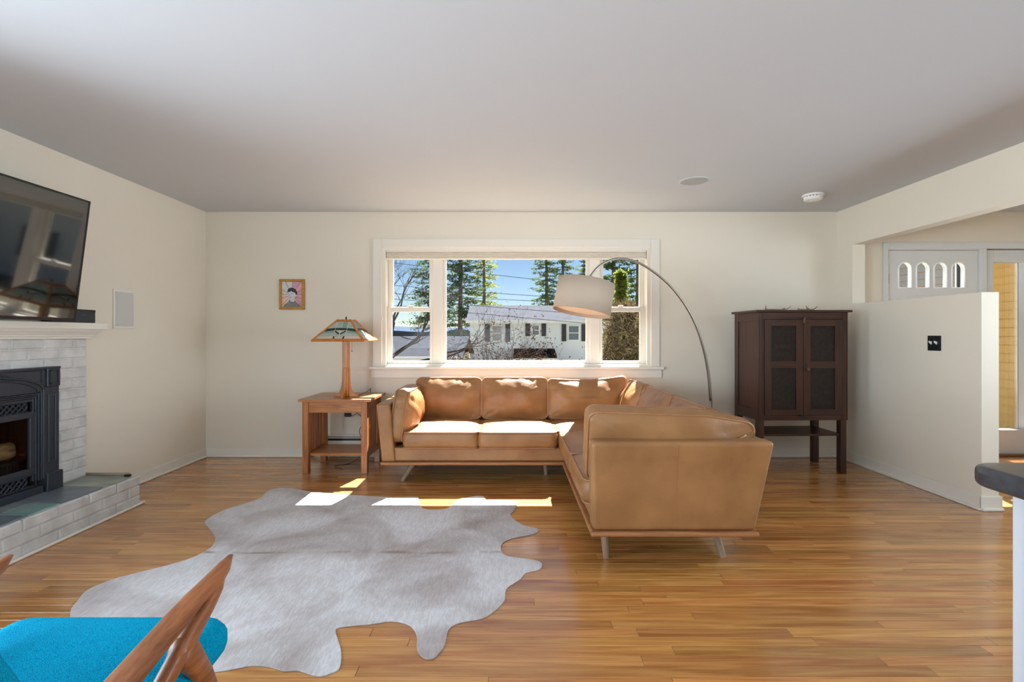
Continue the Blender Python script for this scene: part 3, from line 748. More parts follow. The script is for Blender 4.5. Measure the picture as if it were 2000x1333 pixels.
DG = glassy('glass_dark_green', (28, 74, 60), .3); MG = glassy('glass_mint', (196, 214, 206), .5); WGc = glassy('glass_opal_white', (230, 222, 210), .5); TG = glassy('glass_mid_teal', (168, 196, 186), .45)
LEAD = paint('lead_came', (40, 38, 34), .4, .6)
def face_pt(ang, u, t_, off=0.0):
    # u in -1..1 across at that height, t_ 0 bottom .. 1 top
    h = hb + (htp - hb) * t_
    sl = math.atan2(hb - htp, zt0 - zb0)
    n_ = Vector((0, -math.cos(sl), math.sin(sl))) if False else Vector((0, -(zt0 - zb0), (hb - htp))).normalized()
    p = Vector((u * h, -h, zb0 + (zt0 - zb0) * t_)) + n_ * off
    return Matrix.Translation((LX, LYY, 0)) @ (Matrix.Rotation(ang, 4, 'Z') @ p)
def glasspiece(ang, pts, mat, nm, par):
    # pts given in absolute x (fraction of hb) and t
    A, B = [], []
    for xx, t_ in pts:
        h = hb + (htp - hb) * t_
        u = max(-1, min(1, xx * hb / h))
        A.append(face_pt(ang, u, t_, -.002)); B.append(face_pt(ang, u, t_, .002))
    n = len(pts)
    return MB().add(A + B, [tuple(range(n - 1, -1, -1)), tuple(range(n, 2 * n))] + [(i, (i + 1) % n, n + (i + 1) % n, n + i) for i in range(n)]).build(nm, mat, par)
for q in range(4):
    ang = q * math.pi / 2
    fr = MB()
    # wood frame: bottom rail, corner hip
    P_ = lambda u, t_, o: face_pt(ang, u, t_, o)
    bt = .09
    fr.hull8([P_(-1, 0, -.006), P_(1, 0, -.006), P_(1, 0, .006), P_(-1, 0, .006), P_(-1, bt, -.006), P_(1, bt, -.006), P_(1, bt, .006), P_(-1, bt, .006)])
    sf = fr.build('shade_rail', LMPW, tl_)
    MB().hull8([P_(-1, .90, -.006), P_(1, .90, -.006), P_(1, .90, .006), P_(-1, .90, .006), P_(-1, 1, -.006), P_(1, 1, -.006), P_(1, 1, .006), P_(-1, 1, .006)]).build('shade_rail', LMPW, tl_)
    MB().tube([face_pt(ang, 1, 0.0), face_pt(ang, 1, 1.0)], .011, 6).build('shade_hip', LMPW, tl_)
    T0, T1 = .09, .90
    def lim(t_): return (hb + (htp - hb) * t_) / hb
    pane = glasspiece(ang, [(-1, T0), (1, T0), (lim(T1), T1), (-lim(T1), T1)], WGc, 'glass_panel', tl_)
    def gp(pts, mat):
        A = []; B = []
        for xx, t_ in pts:
            h = hb + (htp - hb) * t_; u = max(-.96, min(.96, xx * hb / h))
            A.append(face_pt(ang, u, t_, .001)); B.append(face_pt(ang, u, t_, .0035))
        n = len(pts)
        MB().add(A + B, [tuple(range(n - 1, -1, -1)), tuple(range(n, 2 * n))] + [(i, (i + 1) % n, n + (i + 1) % n, n + i) for i in range(n)]).build('glass_piece', mat, pane)
    gp([(-.20, .62), (-.02, .62), (-.02, .9), (-.20, .9)], MG); gp([(.02, .62), (.20, .62), (.20, .9), (.02, .9)], TG)
    gp([(-.22, .50), (.22, .50), (.22, .60), (-.22, .60)], DG)
    for s in (1, -1):
        gp([(s * .24, .49), (s * .66, .42), (s * .55, .56), (s * .24, .60)], DG)
        gp([(s * .24, .36), (s * .70, .32), (s * .67, .41), (s * .24, .47)], TG)
        gp([(s * .24, .24), (s * .80, .22), (s * .74, .29), (s * .24, .31)], MG)
        gp([(s * .03, .28), (s * .21, .42), (s * .21, .49), (s * .03, .36)], DG)
        gp([(s * .03, .13), (s * .21, .27), (s * .21, .39), (s * .03, .26)], MG)
        gp([(s * .14, .09), (s * .22, .09), (s * .22, .24), (s * .17, .21)], DG)
        gp([(s * .26, .62), (s * .44, .62), (s * .30, .80), (s * .26, .80)], MG)
bx(LX - .055, LX + .055, LYY - .055, LYY + .055, zt0 - .004, zt0 + .004).build('shade_cap', LMPW, tl_)
MB().lathe([(.012, 0), (.004, .008), (.008, .016), (.004, .026), (.001, .03)], (LX, LYY, zt0 + .004), 12).build('finial', LEAD, tl_)
MB().tube([(LX + .065, LYY - .04, 1.24), (LX + .065, LYY - .04, 1.075)], .0012, 6).build('pull_chain', LEAD, tl_)
MB().lathe([(.001, 0), (.005, .006), (.003, .014)], (LX + .065, LYY - .04, 1.064), 10).build('pull_knob', LEAD, tl_)
CORD = paint('cord_brown', (52, 42, 36), .6)
def cord(pts, label):
    out = []
    for i in range(len(pts) - 1):
        p0, p1, p2, p3 = (Vector(pts[max(i - 1, 0)]), Vector(pts[i]), Vector(pts[i + 1]), Vector(pts[min(i + 2, len(pts) - 1)]))
        for j in range(6):
            t_ = j / 6
            out.append(.5 * ((2 * p1) + (-p0 + p2) * t_ + (2 * p0 - 5 * p1 + 4 * p2 - p3) * t_ * t_ + (-p0 + 3 * p1 - 3 * p2 + p3) * t_ ** 3))
    out.append(Vector(pts[-1]))
    if label: one('extension_cord', MB().tube(out, .003, 6), CORD, label, 'cord', smooth=True)
    else: MB().tube(out, .003, 6).build('power_cord', CORD, tl_, smooth=True)
cord([(LX + .09, 4.50, tz + .006), (-1.36, 4.62, tz + .02), (-1.36, 4.765, tz + .03), (-1.40, 4.78, .56), (-1.50, 4.775, .45), (-1.55, 4.79, .42), (-1.605, 4.837, .432)], None)
cord([(-1.605, 4.835, .482), (-1.52, 4.79, .46), (-1.43, 4.77, .38), (-1.47, 4.765, .28), (-1.45, 4.76, .2), (-1.44, 4.72, .06), (-1.5, 4.6, .006), (-1.62, 4.5, .006), (-1.5, 4.38, .006)], 'brown cord hanging from the outlet to the floor under the side table')

# ------------------------------------------------------------------ leather sectional sofa
def leather():
    m, t, p = new_mat('tan_leather')
    p.inputs['Roughness'].default_value = .38; p.inputs['Specular IOR Level'].default_value = .5
    tc = N(t, 'ShaderNodeTexCoord'); n1 = N(t, 'ShaderNodeTexNoise'); n1.inputs['Scale'].default_value = 5; n1.inputs['Detail'].default_value = 6
    rp_ = N(t, 'ShaderNodeValToRGB'); e = rp_.color_ramp.elements
    e[0].position = .3; e[0].color = lin((138, 95, 56)); e[1].position = .7; e[1].color = lin((162, 117, 72))
    t.links.new(tc.outputs['Object'], n1.inputs['Vector']); t.links.new(n1.outputs['Fac'], rp_.inputs[0]); t.links.new(rp_.outputs[0], p.inputs['Base Color'])
    n2 = N(t, 'ShaderNodeTexVoronoi'); n2.inputs['Scale'].default_value = 420
    n3 = N(t, 'ShaderNodeTexNoise'); n3.inputs['Scale'].default_value = 14; n3.inputs['Detail'].default_value = 4; n3.inputs['Distortion'].default_value = 1.0
    ad = N(t, 'ShaderNodeMath', operation='MULTIPLY_ADD'); ad.inputs[1].default_value = 6.0
    t.links.new(tc.outputs['Object'], n2.inputs['Vector']); t.links.new(tc.outputs['Object'], n3.inputs['Vector'])
    t.links.new(n3.outputs['Fac'], ad.inputs[0]); t.links.new(n2.outputs['Distance'], ad.inputs[2])
    bp = N(t, 'ShaderNodeBump'); bp.inputs['Strength'].default_value = .22; bp.inputs['Distance'].default_value = .004
    t.links.new(ad.outputs[0], bp.inputs['Height']); t.links.new(bp.outputs[0], p.inputs['Normal'])
    return m
LEA = leather()
PIP = paint('leather_piping', (160, 112, 76), .4, var=.1, vscale=20)
SRAIL = wood('sofa_rail_wood', (146, 92, 54), (176, 122, 78), 'x', .4)
SLEG = wood('sofa_leg_wood', (128, 106, 84), (156, 132, 106), 'z', .5)
sofa = thing('sectional_sofa', 'tan leather L-shaped sectional sofa with piped cushions under the window', 'sofa', (.2, 4.0, 0))

def cushion(name, w_, d_, h_, M, r=.05, crown=.03, bcrown=.012, bulge=.014, n=16, wr=.004, seed=0, deform=None, pip=.0055, par=sofa, mat=LEA, pmat=PIP, both=True, soft=False):
    sv = Vector((seed * 7.3, seed * 3.1, seed * 1.7))
    def bpos(u, v):
        mm = max(abs(u), abs(v))
        if mm < 1e-9: return 0., 0.
        sx, sy = u / mm * w_ / 2, v / mm * d_ / 2
        ix, iy = max(-(w_ / 2 - r), min(w_ / 2 - r, sx)), max(-(d_ / 2 - r), min(d_ / 2 - r, sy))
        dx, dy = sx - ix, sy - iy; L = math.hypot(dx, dy)
        if L > 1e-9: sx, sy = ix + dx / L * r, iy + dy / L * r
        return sx * mm, sy * mm
    def fin(p):
        if deform: p = deform(Vector(p))
        return M @ Vector(p)
    def zc(u, v, c):
        if soft: return c * (1 - abs(u) ** 3.2) ** .8 * (1 - abs(v) ** 2.0)
        return c * (1 - abs(u) ** 2.6) ** .7 * (1 - abs(v) ** 2.6) ** .7
    vs, fs = [], []
    idx = {}
    S = [math.sin((i / n - .5) * math.pi) * .45 + (i / n - .5) * 2 * .55 for i in range(n + 1)]
    S = [max(-1, min(1, s_)) for s_ in S]; S[0], S[-1] = -1, 1
    for side, sg, c in ((0, 1, crown), (1, -1, bcrown)):
        for i in range(n + 1):
            for j in range(n + 1):
                u, v = S[i], S[j]; x, y = bpos(u, v)
                e = max(abs(u), abs(v))
                wrk = noise.noise(Vector((x * 9, y * 9, sg)) + sv) * wr * 1.5 * (1 - e ** 6)
                wrk += noise.noise(Vector((x * 26, y * 26, sg * 3)) + sv) * wr * .8 * (e ** 2) * (1 - e ** 10)
                if soft and sg > 0: wrk += noise.noise(Vector((x * 38, y * 5, 7)) + sv) * wr * 1.6 * max(0, abs(v) - .35) * (1 - e ** 8) + noise.noise(Vector((x * 5, y * 38, 9)) + sv) * wr * 1.2 * max(0, abs(u) - .4) * (1 - e ** 8)
                idx[(side, i, j)] = len(vs)
                vs.append(fin((x, y, sg * (h_ / 2 + zc(u, v, c) + wrk))))
        for i in range(n):
            for j in range(n):
                q = [idx[(side, i, j)], idx[(side, i + 1, j)], idx[(side, i + 1, j + 1)], idx[(side, i, j + 1)]]
                fs.append(tuple(q if sg > 0 else q[::-1]))
    per = [(i, 0) for i in range(n)] + [(n, j) for j in range(n)] + [(i, n) for i in range(n, 0, -1)] + [(0, j) for j in range(n, 0, -1)]
    rings = []
    K = 5
    for k_ in range(K + 1):
        if k_ == 0: rings.append([idx[(1, i, j)] for i, j in per]); continue
        if k_ == K: rings.append([idx[(0, i, j)] for i, j in per]); continue
        tt = k_ / K; row_ = []
        for i, j in per:
            x, y = bpos(S[i], S[j])
            b = bulge * math.sin(math.pi * tt) + noise.noise(Vector((x * 12, y * 12, tt * 2)) + sv) * wr * .9
            L = math.hypot(x / w_, y / d_)
            nx, ny = (math.copysign(1, x) if abs(abs(S[i]) - 1) < 1e-6 else 0), (math.copysign(1, y) if abs(abs(S[j]) - 1) < 1e-6 else 0)
            l2 = math.hypot(nx, ny) or 1
            row_.append(len(vs)); vs.append(fin((x + nx / l2 * b, y + ny / l2 * b, -h_ / 2 + h_ * tt)))
        rings.append(row_)
    L = len(per)
    for k_ in range(K):
        for i in range(L):
            fs.append((rings[k_][i], rings[k_][(i + 1) % L], rings[k_ + 1][(i + 1) % L], rings[k_ + 1][i]))
    mb = MB().add(vs, fs)
    top = [mb.v[a].copy() for a in rings[K]]; bot = [mb.v[a].copy() for a in rings[0]]
    o = mb.build(name, mat, par, smooth=True)
    if pip:
        MB().tube(top, pip, 6, closed=True).build('piping', pmat, o, smooth=True)
        if both: MB().tube(bot, pip, 6, closed=True).build('piping', pmat, o, smooth=True)
    return o
T = Matrix.Translation
def basis(cx, cy, cz, X, Y, Z):
    m = Matrix((X, Y, Z)).transposed().to_4x4(); m.translation = Vector((cx, cy, cz)); return m

# frames
bx(-1.02, 1.24, 3.955, 4.74, .187, .298).build('seat_base', LEA, sofa, bevel=.012)
bx(.452, 1.24, 2.60, 3.96, .187, .298).build('seat_base', LEA, sofa, bevel=.012)
MB().hull8([(-1.02, 4.62, .187), (1.28, 4.62, .187), (1.28, 4.74, .187), (-1.02, 4.74, .187), (-1.05, 4.68, .655), (1.34, 4.68, .655), (1.34, 4.78, .655), (-1.05, 4.78, .655)]).build('back_frame', LEA, sofa, bevel=.02, seg=3)
MB().hull8([(1.17, 2.60, .187), (1.29, 2.60, .187), (1.29, 4.76, .187), (1.17, 4.76, .187), (1.245, 2.56, .66), (1.365, 2.56, .66), (1.365, 4.78, .66), (1.245, 4.78, .66)]).build('back_frame', LEA, sofa, bevel=.02, seg=3)
MB().hull8([(-1.035, 3.935, .187), (-.925, 3.935, .187), (-.925, 4.74, .187), (-1.035, 4.74, .187), (-1.075, 3.90, .66), (-.965, 3.90, .66), (-.965, 4.77, .66), (-1.075, 4.77, .66)]).build('arm', LEA, sofa, bevel=.02, seg=3)
na = MB().hull8([(.437, 2.545, .187), (1.292, 2.545, .187), (1.292, 2.66, .187), (.437, 2.66, .187), (.418, 2.49, .667), (1.366, 2.49, .667), (1.366, 2.60, .667), (.418, 2.60, .667)]).build('arm', LEA, sofa, bevel=.024, seg=4)
sd_ = MB().hull8([(.862, 2.5435, .20), (.864, 2.5435, .20), (.864, 2.5465, .20), (.862, 2.5465, .20), (.862, 2.4885, .655), (.864, 2.4885, .655), (.864, 2.493, .655), (.862, 2.493, .655)]); sd_.build('arm_seam', PIP, na)
bx(-1.045, .455, 3.925, 3.975, .160, .187).build('wood_rail', SRAIL, sofa, bevel=.012, seg=3)
bx(-1.045, -.995, 3.975, 4.75, .160, .187).build('wood_rail', SRAIL, sofa, bevel=.012, seg=3)
bx(.425, 1.305, 2.53, 2.58, .160, .187).build('wood_rail', SRAIL, sofa, bevel=.012, seg=3)
bx(.425, .475, 2.58, 3.925, .160, .187).build('wood_rail', SRAIL, sofa, bevel=.012, seg=3)
bx(1.255, 1.305, 2.58, 4.75, .160, .187).build('wood_rail', SRAIL, sofa, bevel=.012, seg=3)
DUST = paint('sofa_underside_cloth', (40, 36, 34), .95)
bx(-.99, 1.25, 3.98, 4.74, .166, .186).build('underside', DUST, sofa); bx(.48, 1.25, 2.585, 3.98, .166, .186).build('underside', DUST, sofa)
for a, b in (((.522, 2.675), (.528, 2.655)), ((1.128, 2.70), (1.168, 2.66)), ((-.79, 4.08), (-.89, 4.045)), ((.31, 4.25), (.318, 4.23)), ((-.85, 4.66), (-.93, 4.69)), ((1.13, 4.66), (1.18, 4.70)), ((.56, 3.9), (.53, 3.92))):
    MB().tube([(a[0], a[1], .166), (b[0], b[1], 0.0)], [.027, .016], 14).build('leg', SLEG, sofa, smooth=False)

# seat cushions
def seat(x0, x1, y0, y1, seed, cr=.032):
    cushion('seat_cushion', x1 - x0, y1 - y0, .125, T(((x0 + x1) / 2, (y0 + y1) / 2, .363)), r=.045, crown=cr, bcrown=.0, seed=seed, bulge=.012, both=True)
seat(-.862, -.254, 3.928, 4.58, 1); seat(-.250, .386, 3.924, 4.58, 2)
seat(.392, 1.12, 3.955, 4.58, 3, .024); seat(.405, 1.12, 3.225, 3.950, 4); seat(.405, 1.12, 2.63, 3.220, 5)
# back cushions of the window side
def back(x0, x1, seed, zt=.808, dfm=None):
    h = zt - .43; th = R(11)
    Yv = Vector((0, math.sin(th), math.cos(th))); Zv = Vector((0, -math.cos(th), math.sin(th)))
    cushion('back_cushion', x1 - x0, h, .085, basis((x0 + x1) / 2, 4.580, .43 + h / 2, (1, 0, 0), Yv, Zv), r=.045, crown=.085, bcrown=.015, seed=seed, bulge=.012, wr=.010, deform=dfm, soft=True, n=30)
back(-.872, -.262, 11); back(-.256, .356, 12)
def pointy(p):
    u = (p.x / .36 + 1) / 2; v = (p.y / .19 + 1) / 2
    if u > .6 and v > .5:
        k_ = (u - .6) / .4 * (v - .5) / .5; p.x += .05 * k_; p.y += .03 * k_; p.z *= (1 - .75 * k_)
    p.y -= .015 * math.sin(min(1, max(0, u)) * math.pi) * (1 if v > .5 else 0)
    return p
back(.362, 1.06, 13, .800, pointy)
# back cushions of the return
def rback(y0, y1, seed, zt, xoff=0.0):
    h = zt - .43; th = R(17)
    Yv = Vector((math.sin(th), 0, math.cos(th))); Zv = Vector((-math.cos(th), 0, math.sin(th))); Xv = Yv.cross(Zv)
    cushion('back_cushion', y1 - y0, h, .09, basis(1.135 + xoff, (y0 + y1) / 2, .425 + h / 2, Xv, Yv, Zv), r=.045, crown=.075, bcrown=.015, seed=seed, bulge=.012, wr=.012, soft=True, n=30)
rback(4.10, 4.56, 21, .80, -.02); rback(3.425, 4.09, 22, .79); rback(2.84, 3.415, 23, .785, .01)
# arm cushion at the left end
def armdef(p):
    v = (p.y / .215 + 1) / 2
    p.z += .02 * v
    return p
th = R(8)
cushion('arm_cushion', .56, .42, .105, basis(-.905, 4.235, .545, (0, 1, 0), (-math.sin(-th) * 1, 0, math.cos(th)), (math.cos(th), 0, -math.sin(th))), r=.08, crown=.095, bcrown=.02, seed=31, bulge=.012, wr=.011, n=28, soft=True)
# arm cushion at the near end, leaning on the arm, its right end pinched to a point
def enddef(p):
    u = (p.x / .44 + 1) / 2; v = (p.y / .2 + 1) / 2
    if u > .72:
        k_ = ((u - .72) / .28)
        p.y += -.05 * k_ if v > .5 else .16 * k_ * (1 - v)
        p.z *= (1 - .6 * k_)
        p.x += .03 * k_
    if v > .5: p.y -= .03 * u * (v - .5) * 2
    return p
th = R(13)
cushion('arm_cushion', .88, .40, .11, basis(.862, 2.685, .622, (-1, 0, 0), (0, -math.sin(th), math.cos(th)), (0, math.cos(th), math.sin(th))) @ Matrix.Diagonal((-1, 1, 1, 1)), r=.05, crown=.05, bcrown=.05, seed=32, bulge=.012, wr=.008, n=28, deform=enddef)

# ------------------------------------------------------------------ arc floor lamp
al = thing('arc_floor_lamp', 'brushed steel arc floor lamp with tilted beige drum shade over the sofa', 'floor lamp', (1.81, 4.35, 0))
STEEL = paint('brushed_steel', (150, 148, 140), .3, .9)
MB().lathe([(.001, 0), (.15, 0), (.155, .006), (.155, .03), (.15, .036), (.03, .036), (.02, .05), (.001, .05)], (1.81, 4.35, 0), 40).build('base', STEEL, al)
arc_px = [(1388, 783), (1384, 735), (1376, 690), (1361, 642), (1340, 600), (1311, 562), (1281, 535), (1250, 515), (1230, 508), (1213, 505.5), (1196, 507.5), (1180, 514), (1166, 524), (1152, 541)]
pp = []
for u, v in arc_px:
    Y_ = 3.93 + (u - 1142) / 246 * .42
    pp.append(Vector(((u - CU) * Y_ / F, Y_, CH - (v - CV) * Y_ / F)))
up_ = [Vector((1.81, 4.35, .04)), Vector((1.81, 4.35, .3))]
MB().tube(up_ + [pp[0]], .0135, 12).build('pole', STEEL, al, smooth=True)
fine = []
for i in range(len(pp) - 1):
    p0, p1, p2, p3 = pp[max(i - 1, 0)], pp[i], pp[i + 1], pp[min(i + 2, len(pp) - 1)]
    for j in range(4):
        t_ = j / 4; fine.append(.5 * ((2 * p1) + (-p0 + p2) * t_ + (2 * p0 - 5 * p1 + 4 * p2 - p3) * t_ * t_ + (-p0 + 3 * p1 - 3 * p2 + p3) * t_ ** 3))
fine.append(pp[-1])
MB().tube(fine, [.0125 - .003 * i / len(fine) for i in range(len(fine))], 10).build('arc', STEEL, al, smooth=True)
FAB = paint('shade_linen', (190, 172, 152), .85, var=.04, vscale=220, bump=.2, bscale=500)
FABI = paint('shade_inner_cream', (236, 222, 200), .8)
sc = Vector(((1140.5 - CU) * 3.93 / F, 3.93, CH - (581 - CV) * 3.93 / F))
SM = Matrix.Rotation(R(10.5), 4, 'Y') @ Matrix.Rotation(R(-4.5), 4, 'X')
ro, hs = .232, .128
MB().lathe([(ro, -hs), (ro * .99, hs), (ro * .99 - .003, hs), (ro - .003, -hs)], sc, 56, SM).build('shade', FAB, al, smooth=False)
me = al.children[-1].data
bm = bmesh.new(); bm.from_mesh(me); bmesh.ops.delete(bm, geom=[f for f in bm.faces if len(f.verts) > 8], context='FACES_ONLY')
vl = list(bm.verts); n_ = 56
bm.verts.ensure_lookup_table()
for j in range(n_):
    bm.faces.new((bm.verts[j], bm.verts[(j + 1) % n_], bm.verts[3 * n_ + (j + 1) % n_], bm.verts[3 * n_ + j]))
bmesh.ops.recalc_face_normals(bm, faces=bm.faces); bm.to_mesh(me); bm.free()
me.polygons.foreach_set('use_smooth', [True] * len(me.polygons))
MB().lathe([(.001, -hs + .028), (ro - .006, -hs + .028), (ro - .006, -hs + .032), (.001, -hs + .032)], sc, 48, SM).build('diffuser', FABI, al)
MB().lathe([(.02, -.02), (.02, .06), (.012, .09), (.001, .09)], sc, 16, SM).build('socket', STEEL, al)
for a in (0, 2.09, 4.19):
    MB().tube([sc + SM @ Vector((0, 0, .10)), sc + SM @ Vector((ro * .98 * math.cos(a), ro * .98 * math.sin(a), .115))], .003, 6).build('spider_arm', STEEL, al)
MB().tube([pp[-1], pp[-1].lerp(sc + SM @ Vector((0, 0, .11)), .5) + Vector((-.01, 0, -.01)), sc + SM @ Vector((0, 0, .06))], .0095, 10).build('arc_end', STEEL, al, smooth=True)

# ------------------------------------------------------------------ pie safe cabinet
DW = wood('dark_mahogany_upright', (46, 22, 15), (78, 40, 26), 'z', .38, 1.0, coat=.2)
DWX = wood('dark_mahogany_across', (46, 22, 15), (78, 40, 26), 'x', .38, 1.0, coat=.2)
DWY = wood('dark_mahogany_side', (54, 26, 17), (86, 44, 28), 'z', .4, .7, coat=.2)
TIN = paint('punched_tin_dark', (52, 44, 40), .55, .5, var=.3, vscale=30, bump=1.0, bscale=150)
cb = thing('pie_safe_cabinet', 'dark wooden cabinet on tall legs with two punched-panel doors in the corner', 'cabinet', (2.567, 4.47, 0), R(2))
cw, cd, chh = .402, .208, 1.435
def cbx(x0, x1, y0, y1, z0, z1): return MB().box(x0, x1, y0, y1, z0, z1).xf(INV[cb.name].inverted())
p_ = .054
for sx in (-1, 1):
    for sy in (-1, 1):
        xa, xb2 = (sx * cw, sx * (cw - p_)); ya, yb2 = sy * cd, sy * (cd - p_)
        z1 = chh - .02
        q = cbx(min(xa, xb2), max(xa, xb2), min(ya, yb2), max(ya, yb2), .466, z1); q.build('corner_post', DW, cb, bevel=.003)
        i_ = .012 if sx > 0 else 0.0
        q = cbx(min(xa, xb2) - (i_ + .0), max(xa, xb2) - i_, min(ya, yb2), max(ya, yb2), 0, .466); q.build('leg', DW, cb, bevel=.003)
cbx(-cw - .026, cw + .026, -cd - .024, cd + .012, chh - .02, chh).build('top_board', DWX, cb, bevel=.004)
cbx(-cw + p_, cw - p_, -cd + .004, -cd + .024, 1.354, chh - .02).build('top_rail', DWX, cb, bevel=.002)
cbx(-cw + p_, cw - p_, -cd + .004, -cd + .024, .466, .511).build('bottom_rail', DWX, cb, bevel=.002)
for s in (-1, 1):
    xo = s * (cw - .012)
    cbx(min(xo, xo - s * .012), max(xo, xo - s * .012), -cd + p_, cd - p_, .50, 1.36).build('side_panel', DWY, cb)
    cbx(min(s * (cw - .002), s * (cw - .024)), max(s * (cw - .002), s * (cw - .024)), -cd + p_, cd - p_, 1.34, chh - .02).build('side_rail', DWX, cb)
    cbx(min(s * (cw - .002), s * (cw - .024)), max(s * (cw - .002), s * (cw - .024)), -cd + p_, cd - p_, .466, .56).build('side_rail', DWX, cb)
cbx(-cw + p_, cw - p_, cd - .02, cd - .008, .466, 1.4).build('back_panel', DWX, cb)
cbx(-cw + .01, cw - .01, -cd + .02, cd - .01, .470, .484).build('floor_board', DWX, cb)
cbx(-cw + .03, cw - .045, -cd + .02, cd - .02, .325, .345).build('lower_shelf', DWX, cb, bevel=.003)
for s, (a, b) in ((-1, (-cw + p_ + .002, -.002)), (1, (.002, cw - p_ - .002))):
    d_ = thing_child('door', cb)
    z0, z1, sw_ = .513, 1.352, .062
    yy0, yy1 = -cd - .004, -cd + .018
    for q in ((a, a + sw_), (b - sw_, b)): cbx(q[0], q[1], yy0, yy1, z0, z1).build('stile', DW, d_, bevel=.002)
    for q in ((z0, z0 + .05), (.925, .985), (z1 - .058, z1)): cbx(a + sw_, b - sw_, yy0, yy1, q[0], q[1]).build('rail', DWX, d_, bevel=.002)
    cbx(a + sw_, b - sw_, yy0 + .012, yy0 + .016, z0 + .05, .925).build('tin_panel', TIN, d_); cbx(a + sw_, b - sw_, yy0 + .012, yy0 + .016, .985, z1 - .058).build('tin_panel', TIN, d_)
KN = paint('worn_brown_knob', (96, 66, 48), .4)
W_ = INV[cb.name].inverted()
MB().box(-.011, .011, -.012, .0, -.035, .022).xf(W_ @ T((.006, -cd - .003, 1.352)) @ Matrix.Rotation(R(8), 4, 'Y')).build('turn_latch', KN, cb, bevel=.006)
MB().box(-.035, .03, -.012, .0, -.008, .008).xf(W_ @ T((-.0, -cd - .003, .507))).build('turn_latch', BLACK, cb, bevel=.004)
MB().lathe([(.004, 0), (.004, .012), (.012, .016), (.012, .026), (.001, .028)], (0, 0, 0), 16, Matrix.Rotation(R(90), 4, 'X')).xf(W_ @ T((.03, -cd - .004, .915))).build('knob', KN, cb, smooth=False)
MB().box(-.005, .005, -.004, .001, -.012, .012).xf(W_ @ T((.03, -cd - .004, .955))).build('keyhole', BLACK, cb, bevel=.002)
for x in (-cw + .010, -cw + .044, cw - .044, cw - .010):
    cbx(x - .003, x + .003, -cd - .003, -cd + .001, .47, 1.41).build('post_reed', DW, cb)

ANT = paint('antler_bone', (142, 112, 78), .5, var=.3, vscale=30)
def antler(x, y, prongs, label):
    o = thing('antler', label, 'antler', (x, y, chh), group='antlers on the cabinet')
    for pr in prongs:
        pts = [Vector((x + a, y + b, chh + c)) for a, b, c in pr]
        MB().tube(pts, [.009 - .0075 * i / (len(pts) - 1) for i in range(len(pts))], 8).build('prong', ANT, o, smooth=True)
antler(2.42, 4.40, [[(-.10, .02, .008), (-.02, 0, .009), (.06, .0, .009), (.10, 0, .02), (.125, -.01, .045)], [(-.08, .02, .009), (-.092, .02, .025), (-.10, .0, .052)], [(.05, 0, .009), (.075, .02, .022), (.09, .03, .03)]], 'curved brown antler lying on the left part of the dark cabinet top')
antler(2.70, 4.40, [[(-.07, .02, .008), (.0, 0, .009), (.05, .0, .012), (.075, 0, .03), (.082, -.01, .045)], [(.01, 0, .009), (-.01, .0, .028), (-.02, .0, .048)], [(-.06, .02, .009), (-.07, .03, .02), (-.075, .03, .026)]], 'smaller brown antler lying right of centre on the dark cabinet top')

